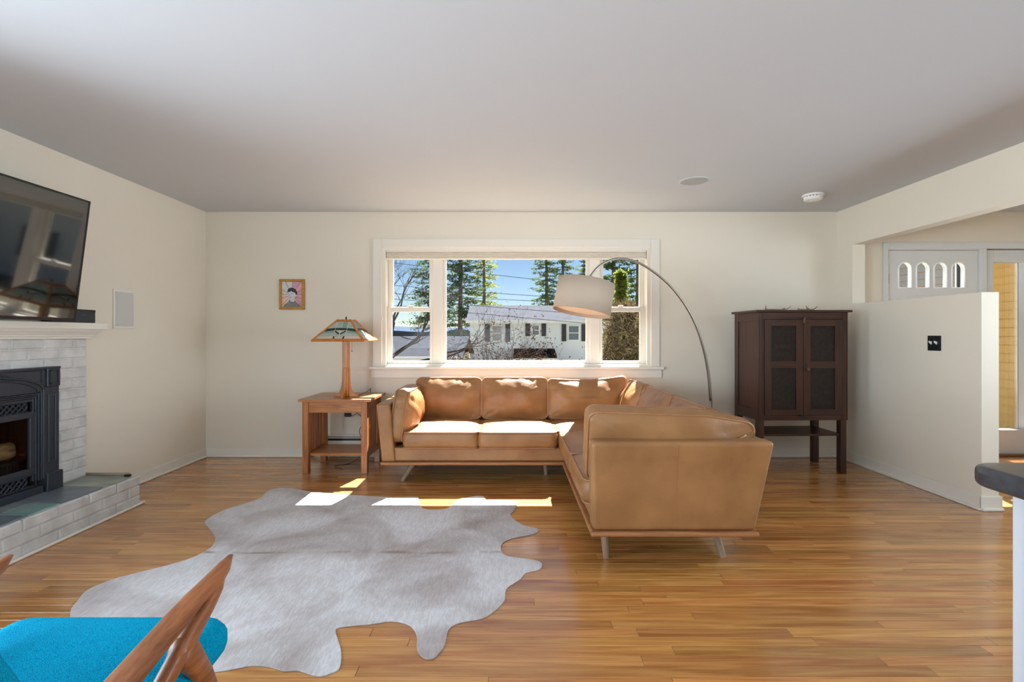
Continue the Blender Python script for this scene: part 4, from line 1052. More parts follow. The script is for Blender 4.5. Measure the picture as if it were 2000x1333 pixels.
# ------------------------------------------------------------------ cowhide rug
def hide():
    m, t, p = new_mat('cowhide_hair')
    p.inputs['Roughness'].default_value = .65; p.inputs['Sheen Weight'].default_value = .25
    g_ = N(t, 'ShaderNodeNewGeometry')
    def nz(sc_, det, stretch=(1, 1, 1), dist=0.0):
        mp = N(t, 'ShaderNodeMapping'); mp.inputs['Scale'].default_value = stretch
        n_ = N(t, 'ShaderNodeTexNoise'); n_.inputs['Scale'].default_value = sc_; n_.inputs['Detail'].default_value = det; n_.inputs['Distortion'].default_value = dist
        t.links.new(g_.outputs['Position'], mp.inputs[0]); t.links.new(mp.outputs[0], n_.inputs['Vector']); return n_.outputs['Fac']
    a = N(t, 'ShaderNodeValToRGB'); e = a.color_ramp.elements
    e[0].position = .40; e[0].color = lin((214, 212, 214)); e[1].position = .68; e[1].color = lin((158, 142, 136))
    t.links.new(nz(2.2, 6, dist=.6), a.inputs[0])
    b = N(t, 'ShaderNodeValToRGB'); e = b.color_ramp.elements
    e[0].position = .42; e[0].color = (.80, .77, .75, 1); e[1].position = .6; e[1].color = (1, 1, 1, 1)
    t.links.new(nz(1, 5, (70, 16, 40), 1.2), b.inputs[0])
    mx = N(t, 'ShaderNodeMix', data_type='RGBA', blend_type='MULTIPLY'); mx.inputs[0].default_value = .75
    t.links.new(a.outputs[0], mx.inputs[6]); t.links.new(b.outputs[0], mx.inputs[7])
    # spine line of darker hair
    sp = N(t, 'ShaderNodeSeparateXYZ'); t.links.new(g_.outputs['Position'], sp.inputs[0])
    sb = N(t, 'ShaderNodeMath', operation='SUBTRACT'); sb.inputs[1].default_value = 2.735
    wv = N(t, 'ShaderNodeMath', operation='MULTIPLY_ADD'); wv.inputs[1].default_value = .06; t.links.new(nz(3, 4), wv.inputs[0]); t.links.new(sp.outputs[1], wv.inputs[2])
    t.links.new(wv.outputs[0], sb.inputs[0])
    ab = N(t, 'ShaderNodeMath', operation='ABSOLUTE'); t.links.new(sb.outputs[0], ab.inputs[0])
    mr = N(t, 'ShaderNodeMapRange'); mr.inputs[1].default_value = .0; mr.inputs[2].default_value = .020; mr.inputs[3].default_value = 1.0; mr.inputs[4].default_value = 0.0
    t.links.new(ab.outputs[0], mr.inputs[0])
    st = N(t, 'ShaderNodeMath', operation='MULTIPLY'); r3 = N(t, 'ShaderNodeMapRange'); r3.inputs[1].default_value = .42; r3.inputs[2].default_value = .60
    t.links.new(nz(5, 5, (1, .1, 1)), r3.inputs[0]); t.links.new(mr.outputs[0], st.inputs[0]); t.links.new(r3.outputs[0], st.inputs[1])
    m2 = N(t, 'ShaderNodeMix', data_type='RGBA'); t.links.new(st.outputs[0], m2.inputs[0]); t.links.new(mx.outputs[2], m2.inputs[6]); m2.inputs[7].default_value = lin((122, 96, 72))
    t.links.new(m2.outputs[2], p.inputs['Base Color'])
    bp = N(t, 'ShaderNodeBump'); bp.inputs['Strength'].default_value = .55; bp.inputs['Distance'].default_value = .006
    t.links.new(nz(1, 6, (130, 34, 60), 1.0), bp.inputs['Height']); t.links.new(bp.outputs[0], p.inputs['Normal'])
    return m
rug_px = [(137, 1200), (151, 1177), (171, 1155), (218, 1135), (261, 1123), (329, 1106), (370, 1093.5), (397, 1081), (415, 1068), (420, 1053), (410, 1036), (400, 1024), (405, 1016), (435, 999), (484, 983.5), (509, 974), (524, 960), (546, 955), (577, 956.5), (611, 963), (662, 966.5), (693, 969), (764, 973), (812, 972.5), (818, 979), (826, 995), (863, 997), (882, 990), (893, 979), (928, 971), (945, 972), (951, 979.5), (972, 979.5), (1009, 982), (1004, 1000), (997, 1009), (1020, 1027), (1049, 1034), (1046, 1044), (1003, 1053), (982.6, 1062.5), (978.6, 1075), (987, 1087), (1012, 1092), (1046, 1096.6), (1059, 1104), (1052, 1115), (1027.5, 1121), (1015, 1134), (989, 1152), (986, 1174), (965.5, 1196), (941, 1211), (897, 1219), (876, 1233), (869.5, 1261), (857, 1279), (845, 1290), (829, 1289), (817, 1278), (814, 1264), (814, 1245), (801, 1225), (767, 1216), (721, 1222), (663.5, 1228), (656, 1237), (660, 1251.5), (666.6, 1276), (663.5, 1307), (646, 1318), (620, 1324), (583, 1313), (555, 1314), (527.5, 1306), (493, 1303.5), (459, 1309), (422, 1315), (340, 1322), (270, 1310), (200, 1285), (150, 1245)]
out = [((u - CU) * CH / (v - CV), CH * F / (v - CV)) for u, v in rug_px]
sm_ = []
nn = len(out)
for i in range(nn):
    p0, p1, p2, p3 = [Vector(out[(i + j) % nn]) for j in (-1, 0, 1, 2)]
    for j in range(3):
        t_ = j / 3; sm_.append(.5 * ((2 * p1) + (-p0 + p2) * t_ + (2 * p0 - 5 * p1 + 4 * p2 - p3) * t_ * t_ + (-p0 + 3 * p1 - 3 * p2 + p3) * t_ ** 3))
m = MB(); m.prism([(p.x, p.y) for p in sm_], 'z', .0005, .006)
rug = one('cowhide_rug', m, hide(), 'pale grey beige cowhide rug lying on the wood floor before the sofa', 'rug', bevel=.002)

# ------------------------------------------------------------------ teal lounge chair
TEAK = wood('teak_frame', (126, 72, 38), (178, 110, 64), 'y', .42, 1.0, coat=.1)
def tweed():
    m, t, p = new_mat('teal_tweed'); p.inputs['Roughness'].default_value = .95; p.inputs['Specular IOR Level'].default_value = .08
    tc = N(t, 'ShaderNodeTexCoord'); mp = N(t, 'ShaderNodeMapping'); mp.inputs['Scale'].default_value = (1, 1.8, 1)
    vz = N(t, 'ShaderNodeTexVoronoi'); vz.inputs['Scale'].default_value = 330
    rp_ = N(t, 'ShaderNodeValToRGB'); e = rp_.color_ramp.elements; e[0].position = .1; e[0].color = lin((0, 200, 238)); e[1].position = .7; e[1].color = lin((0, 138, 184))
    t.links.new(tc.outputs['Object'], mp.inputs[0]); t.links.new(mp.outputs[0], vz.inputs['Vector']); t.links.new(vz.outputs['Distance'], rp_.inputs[0]); t.links.new(rp_.outputs[0], p.inputs['Base Color'])
    bp = N(t, 'ShaderNodeBump'); bp.inputs['Strength'].default_value = .8; bp.inputs['Distance'].default_value = .003; bp.invert = True
    t.links.new(vz.outputs['Distance'], bp.inputs['Height']); t.links.new(bp.outputs[0], p.inputs['Normal'])
    return m
TEAL = tweed()
lc = thing('lounge_chair', 'teal upholstered lounge chair with angular teak arms in the near left corner', 'chair', (-1.1, 1.08, 0))
def side_frame(xc, s):
    # s = +1 right side, -1 left side; profile in Y/Z, shaped thickness
    def bar(pts, ws, ts, nm, ins_=0.0):
        # pts (y,z), ws = height of the section, ts = thickness in X ; rounded section
        m = MB(); n = 12; rings = []
        for i, (y_, z_) in enumerate(pts):
            a = Vector(pts[max(i - 1, 0)]); b = Vector(pts[min(i + 1, len(pts) - 1)]); t_ = (b - a).normalized(); nr_ = Vector((-t_.y, t_.x))
            for j in range(n):
                an = 2 * math.pi * j / n; c_, s2 = math.cos(an), math.sin(an)
                ex = math.copysign(abs(c_) ** .55, c_) * ts[i] / 2; ez = math.copysign(abs(s2) ** .55, s2) * ws[i] / 2
                m.v.append(Vector((xc + ins_ * s + ex, y_ + nr_.x * ez, z_ + nr_.y * ez)))
        k_ = len(pts)
        for i in range(k_ - 1):
            for j in range(n): m.f.append((i * n + j, i * n + (j + 1) % n, (i + 1) * n + (j + 1) % n, (i + 1) * n + j))
        m.f += [tuple(range(n)), tuple(range((k_ - 1) * n, k_ * n))]
        return m.build(nm, TEAK, lc, smooth=True)
    bar([(1.392, .586), (1.36, .568), (1.30, .549), (1.235, .547), (1.16, .532), (1.0, .499), (.86, .468), (.74, .44)], [.004, .034, .052, .036, .036, .034, .030, .024], [.012, .030, .040, .048, .056, .066, .060, .04], 'armrest')
    bar([(1.325, .548), (1.31, .537), (1.27, .512), (1.20, .474), (1.10, .415), (.98, .345), (.86, .27), (.72, .13), (.62, .0)], [.010, .030, .040, .052, .044, .042, .044, .038, .028], [.026, .032, .034, .036, .034, .034, .034, .032, .028], 'diagonal_leg', .008)
    bar([(1.150, .470), (1.195, .430), (1.255, .335), (1.31, .21), (1.37, .06), (1.39, .0)], [.05, .066, .048, .040, .032, .028], [.034, .036, .034, .032, .028, .026], 'front_leg', .008)
side_frame(-.797, 1); side_frame(-1.425, -1)
MB().tube([(-1.42, 1.245, .285), (-.79, 1.245, .285)], .014, 10).build('front_rail', TEAK, lc, smooth=True)
MB().tube([(-1.42, .92, .27), (-.79, .92, .27)], .016, 10).build('rear_rail', TEAK, lc, smooth=True)
MB().tube([(-1.42, .75, .60), (-.79, .75, .60)], .016, 10).build('back_rail', TEAK, lc, smooth=True)
th = R(5)
cushion('seat_cushion', .60, .50, .085, basis(-1.112, 1.155, .338, (1, 0, 0), (0, math.cos(th), math.sin(th)), (0, -math.sin(th), math.cos(th))), r=.05, crown=.028, bcrown=.01, bulge=.02, seed=41, wr=.003, par=lc, mat=TEAL, pip=0)
th = R(26)
cushion('back_cushion', .58, .46, .085, basis(-1.118, .79, .60, (1, 0, 0), (0, -math.sin(th), math.cos(th)), (0, math.cos(th), math.sin(th))), r=.07, crown=.028, bcrown=.015, bulge=.02, seed=42, wr=.003, par=lc, mat=TEAL, pip=0)

# ------------------------------------------------------------------ kitchen counter
STONE = paint('dark_stone', (46, 48, 52), .28, var=.35, vscale=60, coat=.3)
m = MB()
r_ = .06; X0, Y1c = 1.07, 1.155
pts = [(X0 + r_ - r_ * math.cos(a), Y1c - r_ + r_ * math.sin(a)) for a in [math.pi / 2 * i / 10 for i in range(11)]] + [(2.2, Y1c), (2.2, -.9), (X0, -.9)]
m.prism(pts, 'z', .868, .915)
one('stone_countertop', m, STONE, 'dark polished stone countertop with rounded corner at the right edge', 'countertop', bevel=.014, seg=4)
kc = thing('kitchen_island', 'white kitchen island base under the dark stone countertop', 'cabinet', (1.65, .1, 0))
CABW = paint('cabinet_white', (176, 178, 183), .4)
bx(1.155, 2.15, -.85, 1.118, .09, .867).build('body', CABW, kc, bevel=.003)
bx(1.20, 2.1, -.8, 1.08, 0, .09).build('plinth', BLACK, kc)
for i in range(3):
    y0 = -.82 + i * .64
    d_ = bx(1.14, 1.155, y0, y0 + .62, .12, .84).build('panel_door', CABW, kc, bevel=.004)
    bx(1.134, 1.141, y0 + .08, y0 + .54, .20, .76).build('raised_panel', CABW, d_, bevel=.004)

# ------------------------------------------------------------------ outdoors
def EP(u, v, Y): return Vector(((u - CU) * Y / F, Y, CH - (v - CV) * Y / F))
GRASS = paint('lawn_spring_grass', (98, 95, 80), .95, var=.3, vscale=1.5, bump=.5, bscale=20, spec=0.0)
g = MB()
ys = [5.02, 8, 14, 22, 32, 45, 70, 120]; zs = [-.9, -.95, -1.1, -1.3, -1.5, -1.7, -1.9, -2.0]
vs = []
for y_, z_ in zip(ys, zs): vs += [(-90, y_, z_), (90, y_, z_)]
struct('ground', g.add(vs, [(2 * i, 2 * i + 1, 2 * i + 3, 2 * i + 2) for i in range(len(ys) - 1)]), GRASS)
def gz(Y):
    for i in range(len(ys) - 1):
        if ys[i] <= Y <= ys[i + 1]: return zs[i] + (zs[i + 1] - zs[i]) * (Y - ys[i]) / (ys[i + 1] - ys[i])
    return -2
SHING = paint('roof_shingle_grey', (54, 56, 62), .9, var=.12, vscale=3, bump=.4, bscale=8, spec=0.0)
SHINL = paint('roof_shingle_pale', (74, 76, 82), .9, var=.12, vscale=3, bump=.4, bscale=8, spec=0.0)
SHIND = paint('roof_shingle_dark', (24, 27, 34), .9, spec=0.0, var=.15, vscale=3)
SIDE = paint('siding_white', (236, 240, 246), .6)
HTRIM = paint('house_trim_white', (244, 246, 248), .5)
SHUT = paint('shutter_dark', (52, 50, 58), .6)
WIND = paint('far_window_glass', (96, 112, 126), .15, coat=.5)
HY = 40.0
hk = HY / F
hs_ = thing('white_house', 'white two-storey house with dark shutters across the street', 'house', (2.5, 43, gz(42)))
hx0, hx1, hz0, hz1 = EP(918, 0, HY).x, EP(1186, 0, HY).x, gz(42) - .2, EP(0, 629, HY).z
bx(hx0, hx1, HY, HY + 7, hz0, hz1).build('wall', SIDE, hs_)
m = MB(); z = hz0 + .2
while z < hz1 - .1:
    m.prism([(HY, z), (HY - .05, z), (HY - .015, z + .2), (HY, z + .2)], 'x', hx0, hx1); z += .2
m.build('clapboard_siding', SIDE, hs_, kind='stuff')
er, rr_ = EP(0, 626, 39.6).z, EP(0, 597, 43.5).z
MB().prism([(39.5, er - .05), (43.5, rr_), (47.5, er - .05), (47.5, er - .2), (43.5, rr_ - .15), (39.5, er - .2)], 'x', hx0 - .3, hx1 + .3).build('roof', SHINL, hs_)
bx(hx0 - .32, hx1 + .32, 39.46, 39.52, er - .24, er - .02).build('gutter', HTRIM, hs_)
MB().prism([(40, hz1 - .2), (43.5, rr_ - .15), (47, hz1 - .2)], 'x', hx0, hx0 + .1).build('gable', SIDE, hs_)
for u0, u1, v0, v1, shs in ((960, 982, 635.6, 667, ((947, 957), (987, 996.5))), (1038, 1054, 634.5, 656, ((1026, 1035.5), (1057.6, 1066.5))), (1109, 1131.5, 635.6, 666, ((1097, 1105.6), (1135.6, 1144.5))), (1090, 1100, 701, 720, ())):
    a, b = EP(u0, v1, HY), EP(u1, v0, HY)
    wd = bx(a.x, b.x, HY - .09, HY - .04, a.z, b.z).build('window', HTRIM, hs_)
    mid = (a.z + b.z) / 2
    bx(a.x + .08, b.x - .08, HY - .10, HY - .085, a.z + .08, mid - .03).build('pane', WIND, wd); bx(a.x + .08, b.x - .08, HY - .10, HY - .085, mid + .03, b.z - .08).build('pane', WIND, wd)
    for s0, s1 in shs:
        c, d_ = EP(s0, v1 + 1, HY), EP(s1, v0 - 2, HY); bx(c.x, d_.x, HY - .10, HY - .04, c.z, d_.z).build('shutter', SHUT, hs_)
a, b = EP(1002, 697, 37.6), EP(1086, 681, 40)
MB().hull8([(a.x, 37.6, a.z - .12), (EP(1088, 0, 37.6).x, 37.6, a.z - .12), (EP(1083, 0, 40).x, 40, b.z - .1), (EP(1004, 0, 40).x, 40, b.z - .1), (a.x, 37.6, a.z), (EP(1088, 0, 37.6).x, 37.6, a.z), (EP(1083, 0, 40).x, 40, b.z), (EP(1004, 0, 40).x, 40, b.z)]).build('porch_roof', SHIND, hs_)
bx(a.x, EP(1088, 0, 37.6).x, 37.7, 37.8, a.z - .4, a.z - .1).build('porch_beam', HTRIM, hs_)
for u in (1004, 1045, 1086):
    x = EP(u, 0, 37.7).x; bx(x - .08, x + .08, 37.68, 37.84, gz(37.7) - .1, a.z - .38).build('porch_post', HTRIM, hs_)
# neighbouring house further along the street to the right, out of direct view
nh = thing('neighbour_house', 'white neighbouring house to the right of the window view', 'house', (19, 26, gz(24)))
bx(12.5, 26, 23, 30, gz(24) - .3, 4.6).build('wall', SIDE, nh)
MB().prism([(22.5, 4.5), (26.5, 6.6), (30.5, 4.5), (30.5, 4.35), (26.5, 6.45), (22.5, 4.35)], 'x', 12.2, 26.3).build('roof', SHINL, nh)
for x in (14, 17, 20, 23):
    for z in (-.2, 2.6):
        wd = bx(x - .5, x + .5, 22.92, 23, z, z + 1.4).build('window', HTRIM, nh); bx(x - .42, x + .42, 22.90, 22.93, z + .08, z + 1.32).build('pane', WIND, wd)
        for s0 in (-.85, .55): bx(x + s0, x + s0 + .3, 22.93, 23, z - .05, z + 1.45).build('shutter', SHUT, nh)
# low grey-roofed house to the left
lh = thing('low_house', 'low beige house with pale grey shingle roof beyond the left sash', 'house', (-6, 27, gz(27)))
lx0, lx1 = EP(640, 0, 24).x, EP(893, 0, 24).x
lz1 = EP(0, 696, 24).z
bx(lx0, lx1, 24, 31, gz(24) - .3, lz1).build('wall', paint('wall_beige', (206, 200, 184), .7), lh)
MB().prism([(23.6, lz1 - .05), (27.5, EP(0, 657, 27.5).z), (31.4, lz1 - .05), (31.4, lz1 - .15), (27.5, EP(0, 657, 27.5).z - .12), (23.6, lz1 - .15)], 'x', lx0 - .3, lx1 + .3).build('roof', SHING, lh)
bx(lx0 - .3, lx1 + .3, 23.54, 23.6, lz1 - .2, lz1 - .02).build('gutter', HTRIM, lh)
for u in (700, 790, 850):
    x = EP(u, 0, 24).x; wd = bx(x - .5, x + .5, 23.95, 24, gz(24) + .7, lz1 - .3).build('window', HTRIM, lh); bx(x - .42, x + .42, 23.93, 23.96, gz(24) + .78, lz1 - .38).build('pane', WIND, wd)
# distant hills
m = MB(); n_ = 60; rh = random.Random(5); vs = []; fs = []
for i in range(n_ + 1):
    x = -100 + 200 * i / n_; h = 1.4 + 1.6 * (noise.noise(Vector((i * .13, 3, 1))) + .4)
    vs += [(x, 118, -4), (x, 118, h), (x, 135, h + 1.2), (x, 150, -4)]
for i in range(n_):
    for q in range(3): fs.append((4 * i + q, 4 * i + 4 + q, 4 * i + 5 + q, 4 * i + 1 + q))
struct('distant_hills', m.add(vs, fs), paint('hill_blue_grey', (58, 68, 84), 1.0, var=.15, vscale=.3, spec=0))
# trees
BARK = paint('bark_brown', (112, 98, 88), .9, var=.3, vscale=8)
BARKG = paint('bark_grey', (72, 63, 58), .9, spec=.1, var=.2, vscale=8)
def needles(name, c):
    m = paint(name, c, .8, var=.45, vscale=1.2, spec=.1); t = m.node_tree; p = t.nodes['Principled BSDF']
    tl = N(t, 'ShaderNodeBsdfTranslucent'); mx = N(t, 'ShaderNodeMixShader'); mx.inputs[0].default_value = .45
    src = p.inputs['Base Color'].links[0].from_socket; t.links.new(src, tl.inputs[0])
    t.links.new(p.outputs[0], mx.inputs[1]); t.links.new(tl.outputs[0], mx.inputs[2]); t.links.new(mx.outputs[0], t.nodes['Material Output'].inputs[0])
    return m
ND = [needles('needles_dark', (78, 96, 58)), needles('needles_mid', (86, 104, 58)), needles('needles_yellow_green', (116, 126, 56))]
def conifer(u, Y, top, Rm, label, seed, mat, low=.12, dens=1.0, cone=False):
    rg_ = random.Random(seed); x = (u - CU) * Y / F; z0 = gz(Y); H = top - z0
    o = thing('conifer_tree', label, 'tree', (x, Y, z0), group='evergreen trees outside the window')
    MB().tube([(x, Y, z0 - .2), (x + .1, Y, z0 + H * .5), (x, Y, z0 + H)], [.014 * H, .010 * H, .02], 8).build('trunk', BARK, o)
    br = MB(); fo = MB(); z = z0 + H * low
    while z < z0 + H * .985:
        t_ = (z - z0 - H * low) / (H * (1 - low))
        L0 = Rm * ((1 - t_) ** (.55 if not cone else .5)) * (1 if not cone else (.55 + .45 * min(1, t_ * 5)))
        for q in range(5 if not cone else 8):
            a = rg_.uniform(0, 6.283); L = L0 * rg_.uniform(.55, 1.1); dr_ = rg_.uniform(-.25, .12) if not cone else rg_.uniform(.4, .9)
            e = Vector((math.cos(a), math.sin(a), dr_)) * L; s0 = Vector((x, Y, z))
            mid = s0 + e * .5 + Vector((0, 0, -.04 * L))
            br.tube([s0, mid, s0 + e + Vector((0, 0, .05 * L))], [.035, .02, .006], 3)
            ns = int((3 + L * 5) * dens)
            for k_ in range(ns):
                f = .25 + .78 * (k_ + rg_.random()) / ns; c = s0 + e * f
                for h_ in range(4):
                    dv = Vector((rg_.gauss(0, 1), rg_.gauss(0, 1), rg_.gauss(0, .45))).normalized()
                    c2 = c + Vector((rg_.gauss(0, .10), rg_.gauss(0, .10), rg_.gauss(0, .05))) * (1 + L * .25)
                    ln = rg_.uniform(.14, .34) * (1 if not cone else .7); wd_ = rg_.uniform(.03, .07)
                    sv = dv.cross(Vector((rg_.gauss(0, 1), rg_.gauss(0, 1), rg_.gauss(0, 1)))).normalized() * wd_
                    fo.add([c2 - sv, c2 + sv, c2 + dv * ln], [(0, 1, 2)])
        z += (.38 if not cone else .22) * rg_.uniform(.7, 1.3)
    br.build('branches', BARK, o); fo.build('needles', mat, o, kind='stuff')
conifer(898, 50, 18, 2.9, 'tall dark pine with thick trunk at the left of the picture window', 1, ND[0], .14, 1.4)
conifer(944, 53, 14.5, 2.2, 'yellow-green pine just left of the white house roof', 2, ND[2], .30, 1.0)
conifer(1066, 54, 15.5, 2.2, 'tall green pine rising behind the white house roof', 3, ND[1], .35, 1.2)
conifer(1098, 58, 16.5, 1.9, 'slim pine behind the roof just left of the lamp shade', 4, ND[0], .5, 1.1)
conifer(1140, 56, 11.5, 1.8, 'shorter pine partly hidden by the right mullion', 5, ND[1], .35, .9)
conifer(1196, 34, 13, 1.7, 'tall pine seen in the upper right sash beside the arborvitae', 6, ND[0], .25, 1.2)
conifer(1244, 36, 13.5, 2.0, 'dark pine at the far right edge of the window', 7, ND[0], .2, 1.2)
conifer(1213, 24, EP(0, 530, 24).z, .42, 'narrow bright green arborvitae behind the brown hedge', 8, ND[2], .02, 2.2, True)
conifer(842, 47, 14, 3.0, 'pine whose boughs reach into the left sash view', 9, ND[0], .25, 1.0)
TW = paint('twig_brown_grey', (82, 68, 60), .9, spec=.1)
BUD = paint('russet_buds', (128, 92, 70), .8)
def grow(mb, p, d, L, r, depth, rg_, spread, leaf=None, up=.1, n=3):
    a = p; pts = [a]; rs = [r]
    for i in range(3):
        d = (d + Vector((rg_.gauss(0, .16), rg_.gauss(0, .16), rg_.gauss(0, .12) + up * .3))).normalized()
        a = a + d * L / 3; pts.append(a); rs.append(r * (1 - .13 * (i + 1)))
    mb.tube(pts, rs, 5 if depth > 2 else 3)
    if depth <= 0:
        if leaf is not None and rg_.random() < .25:
            for q in range(2):
                c = a + Vector((rg_.gauss(0, .03), rg_.gauss(0, .03), rg_.gauss(0, .03))); s_ = rg_.uniform(.012, .026)
                leaf.add([c, c + Vector((s_, 0, s_)), c + Vector((0, s_, 2 * s_)), c + Vector((-s_, 0, s_))], [(0, 1, 2, 3)])
        return
    for q in range(n if rg_.random() < .75 else n - 1):
        i = rg_.choice([1, 2, 3, 3])
        nd = (d + Vector((rg_.gauss(0, spread), rg_.gauss(0, spread), rg_.gauss(0, spread * .7) + up))).normalized()
        grow(mb, pts[i], nd, L * rg_.uniform(.6, .85), rs[i] * .70, depth - 1, rg_, spread, leaf, up, n)
def bare_tree(u, Y, label, seed, dirs, L, r, depth):
    x = (u - CU) * Y / F; z0 = gz(Y); rg_ = random.Random(seed)
    o = thing('bare_tree', label, 'tree', (x, Y, z0), group='leafless trees outside the window')
    MB().tube([(x, Y, z0 - .2), (x + .05, Y, z0 + 1.4)], [r * 1.5, r * 1.15], 8).build('trunk', BARKG, o)
    b = MB()
    for dv in dirs: grow(b, Vector((x, Y, z0 + 1.25)), Vector(dv).normalized(), L * rg_.uniform(.85, 1.1), r * .8, depth, rg_, .42, None, .08)
    b.build('branches', BARKG, o)
bare_tree(742, 19, 'bare grey tree with spreading limbs outside the left sash', 21, [(.35, .1, .9), (.8, .1, .55), (-.4, 0, .9), (.55, -.3, .8), (.95, 0, .22)], 1.9, .12, 5)
bare_tree(1028, 60, 'small leafless tree standing behind the white house roof', 22, [(.2, 0, 1), (-.5, 0, .8), (.5, .2, .8)], 2.6, .12, 4)
def bare_shrub(u, Y, label, seed, n, L, depth=4, leafy=True):
    x = (u - CU) * Y / F; z0 = gz(Y); rg_ = random.Random(seed)
    o = thing('bare_shrub', label, 'shrub', (x, Y, z0), group='leafless shrubs outside the window')
    b = MB(); lf = MB()
    for i in range(n):
        a = rg_.uniform(0, 6.283); s_ = rg_.uniform(.1, .75)
        grow(b, Vector((x + .1 * math.cos(a), Y + .1 * math.sin(a), z0 - .1)), Vector((s_ * math.cos(a), s_ * math.sin(a), 1)).normalized(), L * rg_.uniform(.8, 1.15), .036, depth, rg_, .4, lf, .12)
    b.build('stems', TW, o)
    if lf.f: lf.build('buds', BUD, o, kind='stuff')
bare_shrub(985, 15, 'large bare budding shrub in front of the white house', 31, 8, 1.15, 5)
bare_shrub(1055, 15.5, 'bare budding shrub right of the large one before the porch', 32, 5, .8, 5)
bare_shrub(925, 16, 'low tangled bare shrub below the dark pine', 33, 6, .75, 5)
bare_shrub(1120, 13.5, 'thin bare shrub at the right side of the picture pane', 34, 3, .8, 4)
def hedge(u, Y, rx, rz, label, seed, n):
    x = (u - CU) * Y / F; z0 = gz(Y); rg_ = random.Random(seed)
    o = thing('brown_hedge', label, 'hedge', (x, Y, z0))
    b = MB()
    for i in range(16):
        a = rg_.uniform(0, 6.283); e = Vector((x + rx * .8 * math.cos(a) * rg_.random(), Y + .8 * math.sin(a) * rg_.random(), z0 + rz * rg_.uniform(.6, 1)))
        b.tube([(x + rg_.uniform(-.3, .3), Y, z0 - .1), e.lerp(Vector((x, Y, z0)), .5), e], [.03, .02, .006], 4)
    b.build('stems', TW, o)
    for nm, mt_, k_ in (('twigs', paint('hedge_twig', (116, 98, 82), .9, var=.3, vscale=3, spec=.1), n), ('sprigs', paint('hedge_straw', (172, 158, 118), .9, var=.5, vscale=2.5, spec=.1), n)):
        f = MB()
        for i in range(k_):
            a, c = rg_.uniform(0, 6.283), rg_.random() ** .4
            h_ = rg_.random(); wv = math.sqrt(max(.05, 1 - max(0, h_ - .35) ** 2 * 2.2))
            p = Vector((x + rx * wv * c * math.cos(a), Y + .9 * wv * c * math.sin(a), z0 + rz * h_))
            dv = Vector((rg_.gauss(0, 1), rg_.gauss(0, 1), rg_.gauss(.4, 1))).normalized(); sv = dv.cross(Vector((rg_.gauss(0, 1), rg_.gauss(0, 1), rg_.gauss(0, 1)))).normalized() * rg_.uniform(.010, .026)
            f.add([p - sv, p + sv, p + dv * rg_.uniform(.16, .42)], [(0, 1, 2)])
        f.build(nm, mt_, o, kind='stuff')
hedge(1222, 16, .85, EP(0, 598, 16).z - gz(16), 'tall brown twiggy hedge filling the lower right sash', 41, 5000)
WIRE = paint('black_wire', (40, 40, 44), .6)
PX0, PX1, PYY = EP(600, 0, 22).x, EP(1400, 0, 22).x, 22.0
for px_, lb in ((PX0, 'wooden utility pole standing left of the window view'), (PX1, 'wooden utility pole standing right of the window view')):
    up = thing('utility_pole', lb, 'pole', (px_, PYY + .18, gz(22)), group='utility poles')
    MB().tube([(px_, PYY + .18, gz(22) - .3), (px_, PYY + .18, 7.5)], [.15, .11], 12).build('post', BARK, up)
    bx(px_ - .9, px_ + .9, PYY + .02, PYY + .12, 6.9, 7.02).build('crossarm', BARK, up)
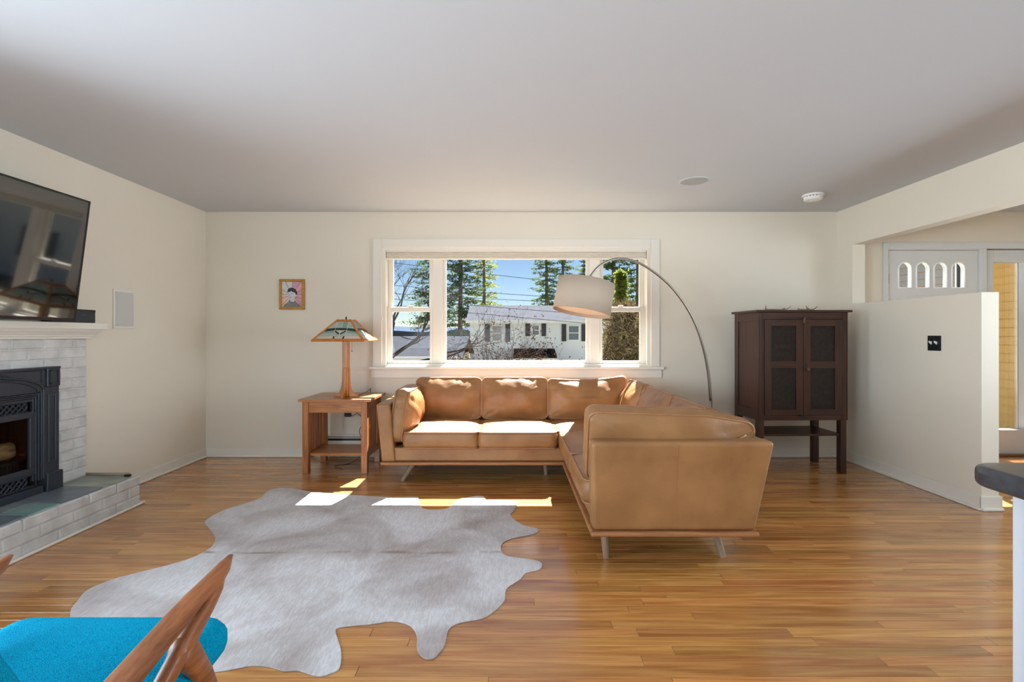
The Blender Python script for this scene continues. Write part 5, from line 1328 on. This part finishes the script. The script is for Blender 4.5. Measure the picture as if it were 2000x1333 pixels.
def wire(v0, v1, label, sag=.10):
    # heights given where the line passes the left and right ends of the window
    za, zb2 = EP(0, v0, PYY).z, EP(0, v1, PYY).z
    xa, xb2 = EP(770, 0, PYY).x, EP(1145, 0, PYY).x
    f = lambda x: za + (zb2 - za) * (x - xa) / (xb2 - xa)
    pts = [Vector((PX0 + (PX1 - PX0) * i / 16, PYY, 0)) for i in range(17)]
    for i, p in enumerate(pts): p.z = f(p.x) - sag * (1 - (i / 8 - 1) ** 2)
    one('power_line', MB().tube(pts, .011, 5), WIRE, label, 'wire', 'power lines outside the window')
wire(511, 553, 'topmost power line crossing the sky')
wire(555, 581, 'second power line from the top crossing the sky')
wire(571, 589, 'third power line from the top crossing the trees')
wire(583, 612, 'power line crossing the house roof near its ridge', .05)
wire(596, 630, 'lowest power line crossing the house roof near its eave', .05)

# porch wing with yellow clapboards seen through the entry glass
YEL = paint('clapboard_yellow', (182, 146, 72), .6, var=.04, vscale=5)
GLARE = paint('clapboard_sky_glare', (150, 150, 150), .6, var=.04, vscale=5)  # sky glare on the boards painted in as pale grey
pw = thing('porch_wing', 'pale and yellow clapboard side wing of the house seen through the entry door glass', 'wall', (5.85, 7, gz(7)))
bx(5.80, 5.95, 5.03, 9.2, gz(7) - .2, 3.2).build('sheathing', paint('board_shadow_tan', (170, 124, 66), .7), pw)  # tan backing in the gaps paints the boards' shadow lines
for y0, y1, mt_ in ((5.03, 6.05, YEL), (6.30, 9.2, GLARE)):
    cm = MB().prism([(0, -.046), (-.004, .046), (-.018, -.040), (-.018, -.046)], 'y', -(y1 - y0) / 2, (y1 - y0) / 2).mesh('clapboard', mt_)
    for i in range(40):
        o = bpy.data.objects.new('clapboard', cm); COL.objects.link(o); o.parent = pw
        o.location = INV[pw.name] @ Vector((5.80, (y0 + y1) / 2, -.85 + i * .1))
bx(5.755, 5.80, 6.07, 6.26, .9, 2.45).build('shutter', SHUT, pw)
bx(5.77, 5.80, 6.26, 6.30, -.85, 3.1).build('corner_board', HTRIM, pw)

st = thing('porch_step', 'pale concrete porch landing outside the entry door', 'porch', (4.7, 6, gz(6)))
bx(3.5, 5.74, 5.04, 7.2, gz(6) - .2, -.06).build('landing', paint('concrete', (104, 102, 98), .9, var=.1, vscale=6, spec=0), st, bevel=.01)
bx(3.8, 5.74, 7.2, 7.6, gz(6) - .2, -.26).build('step', paint('concrete_step', (100, 98, 95), .9, var=.1, vscale=6, spec=0), st, bevel=.01)
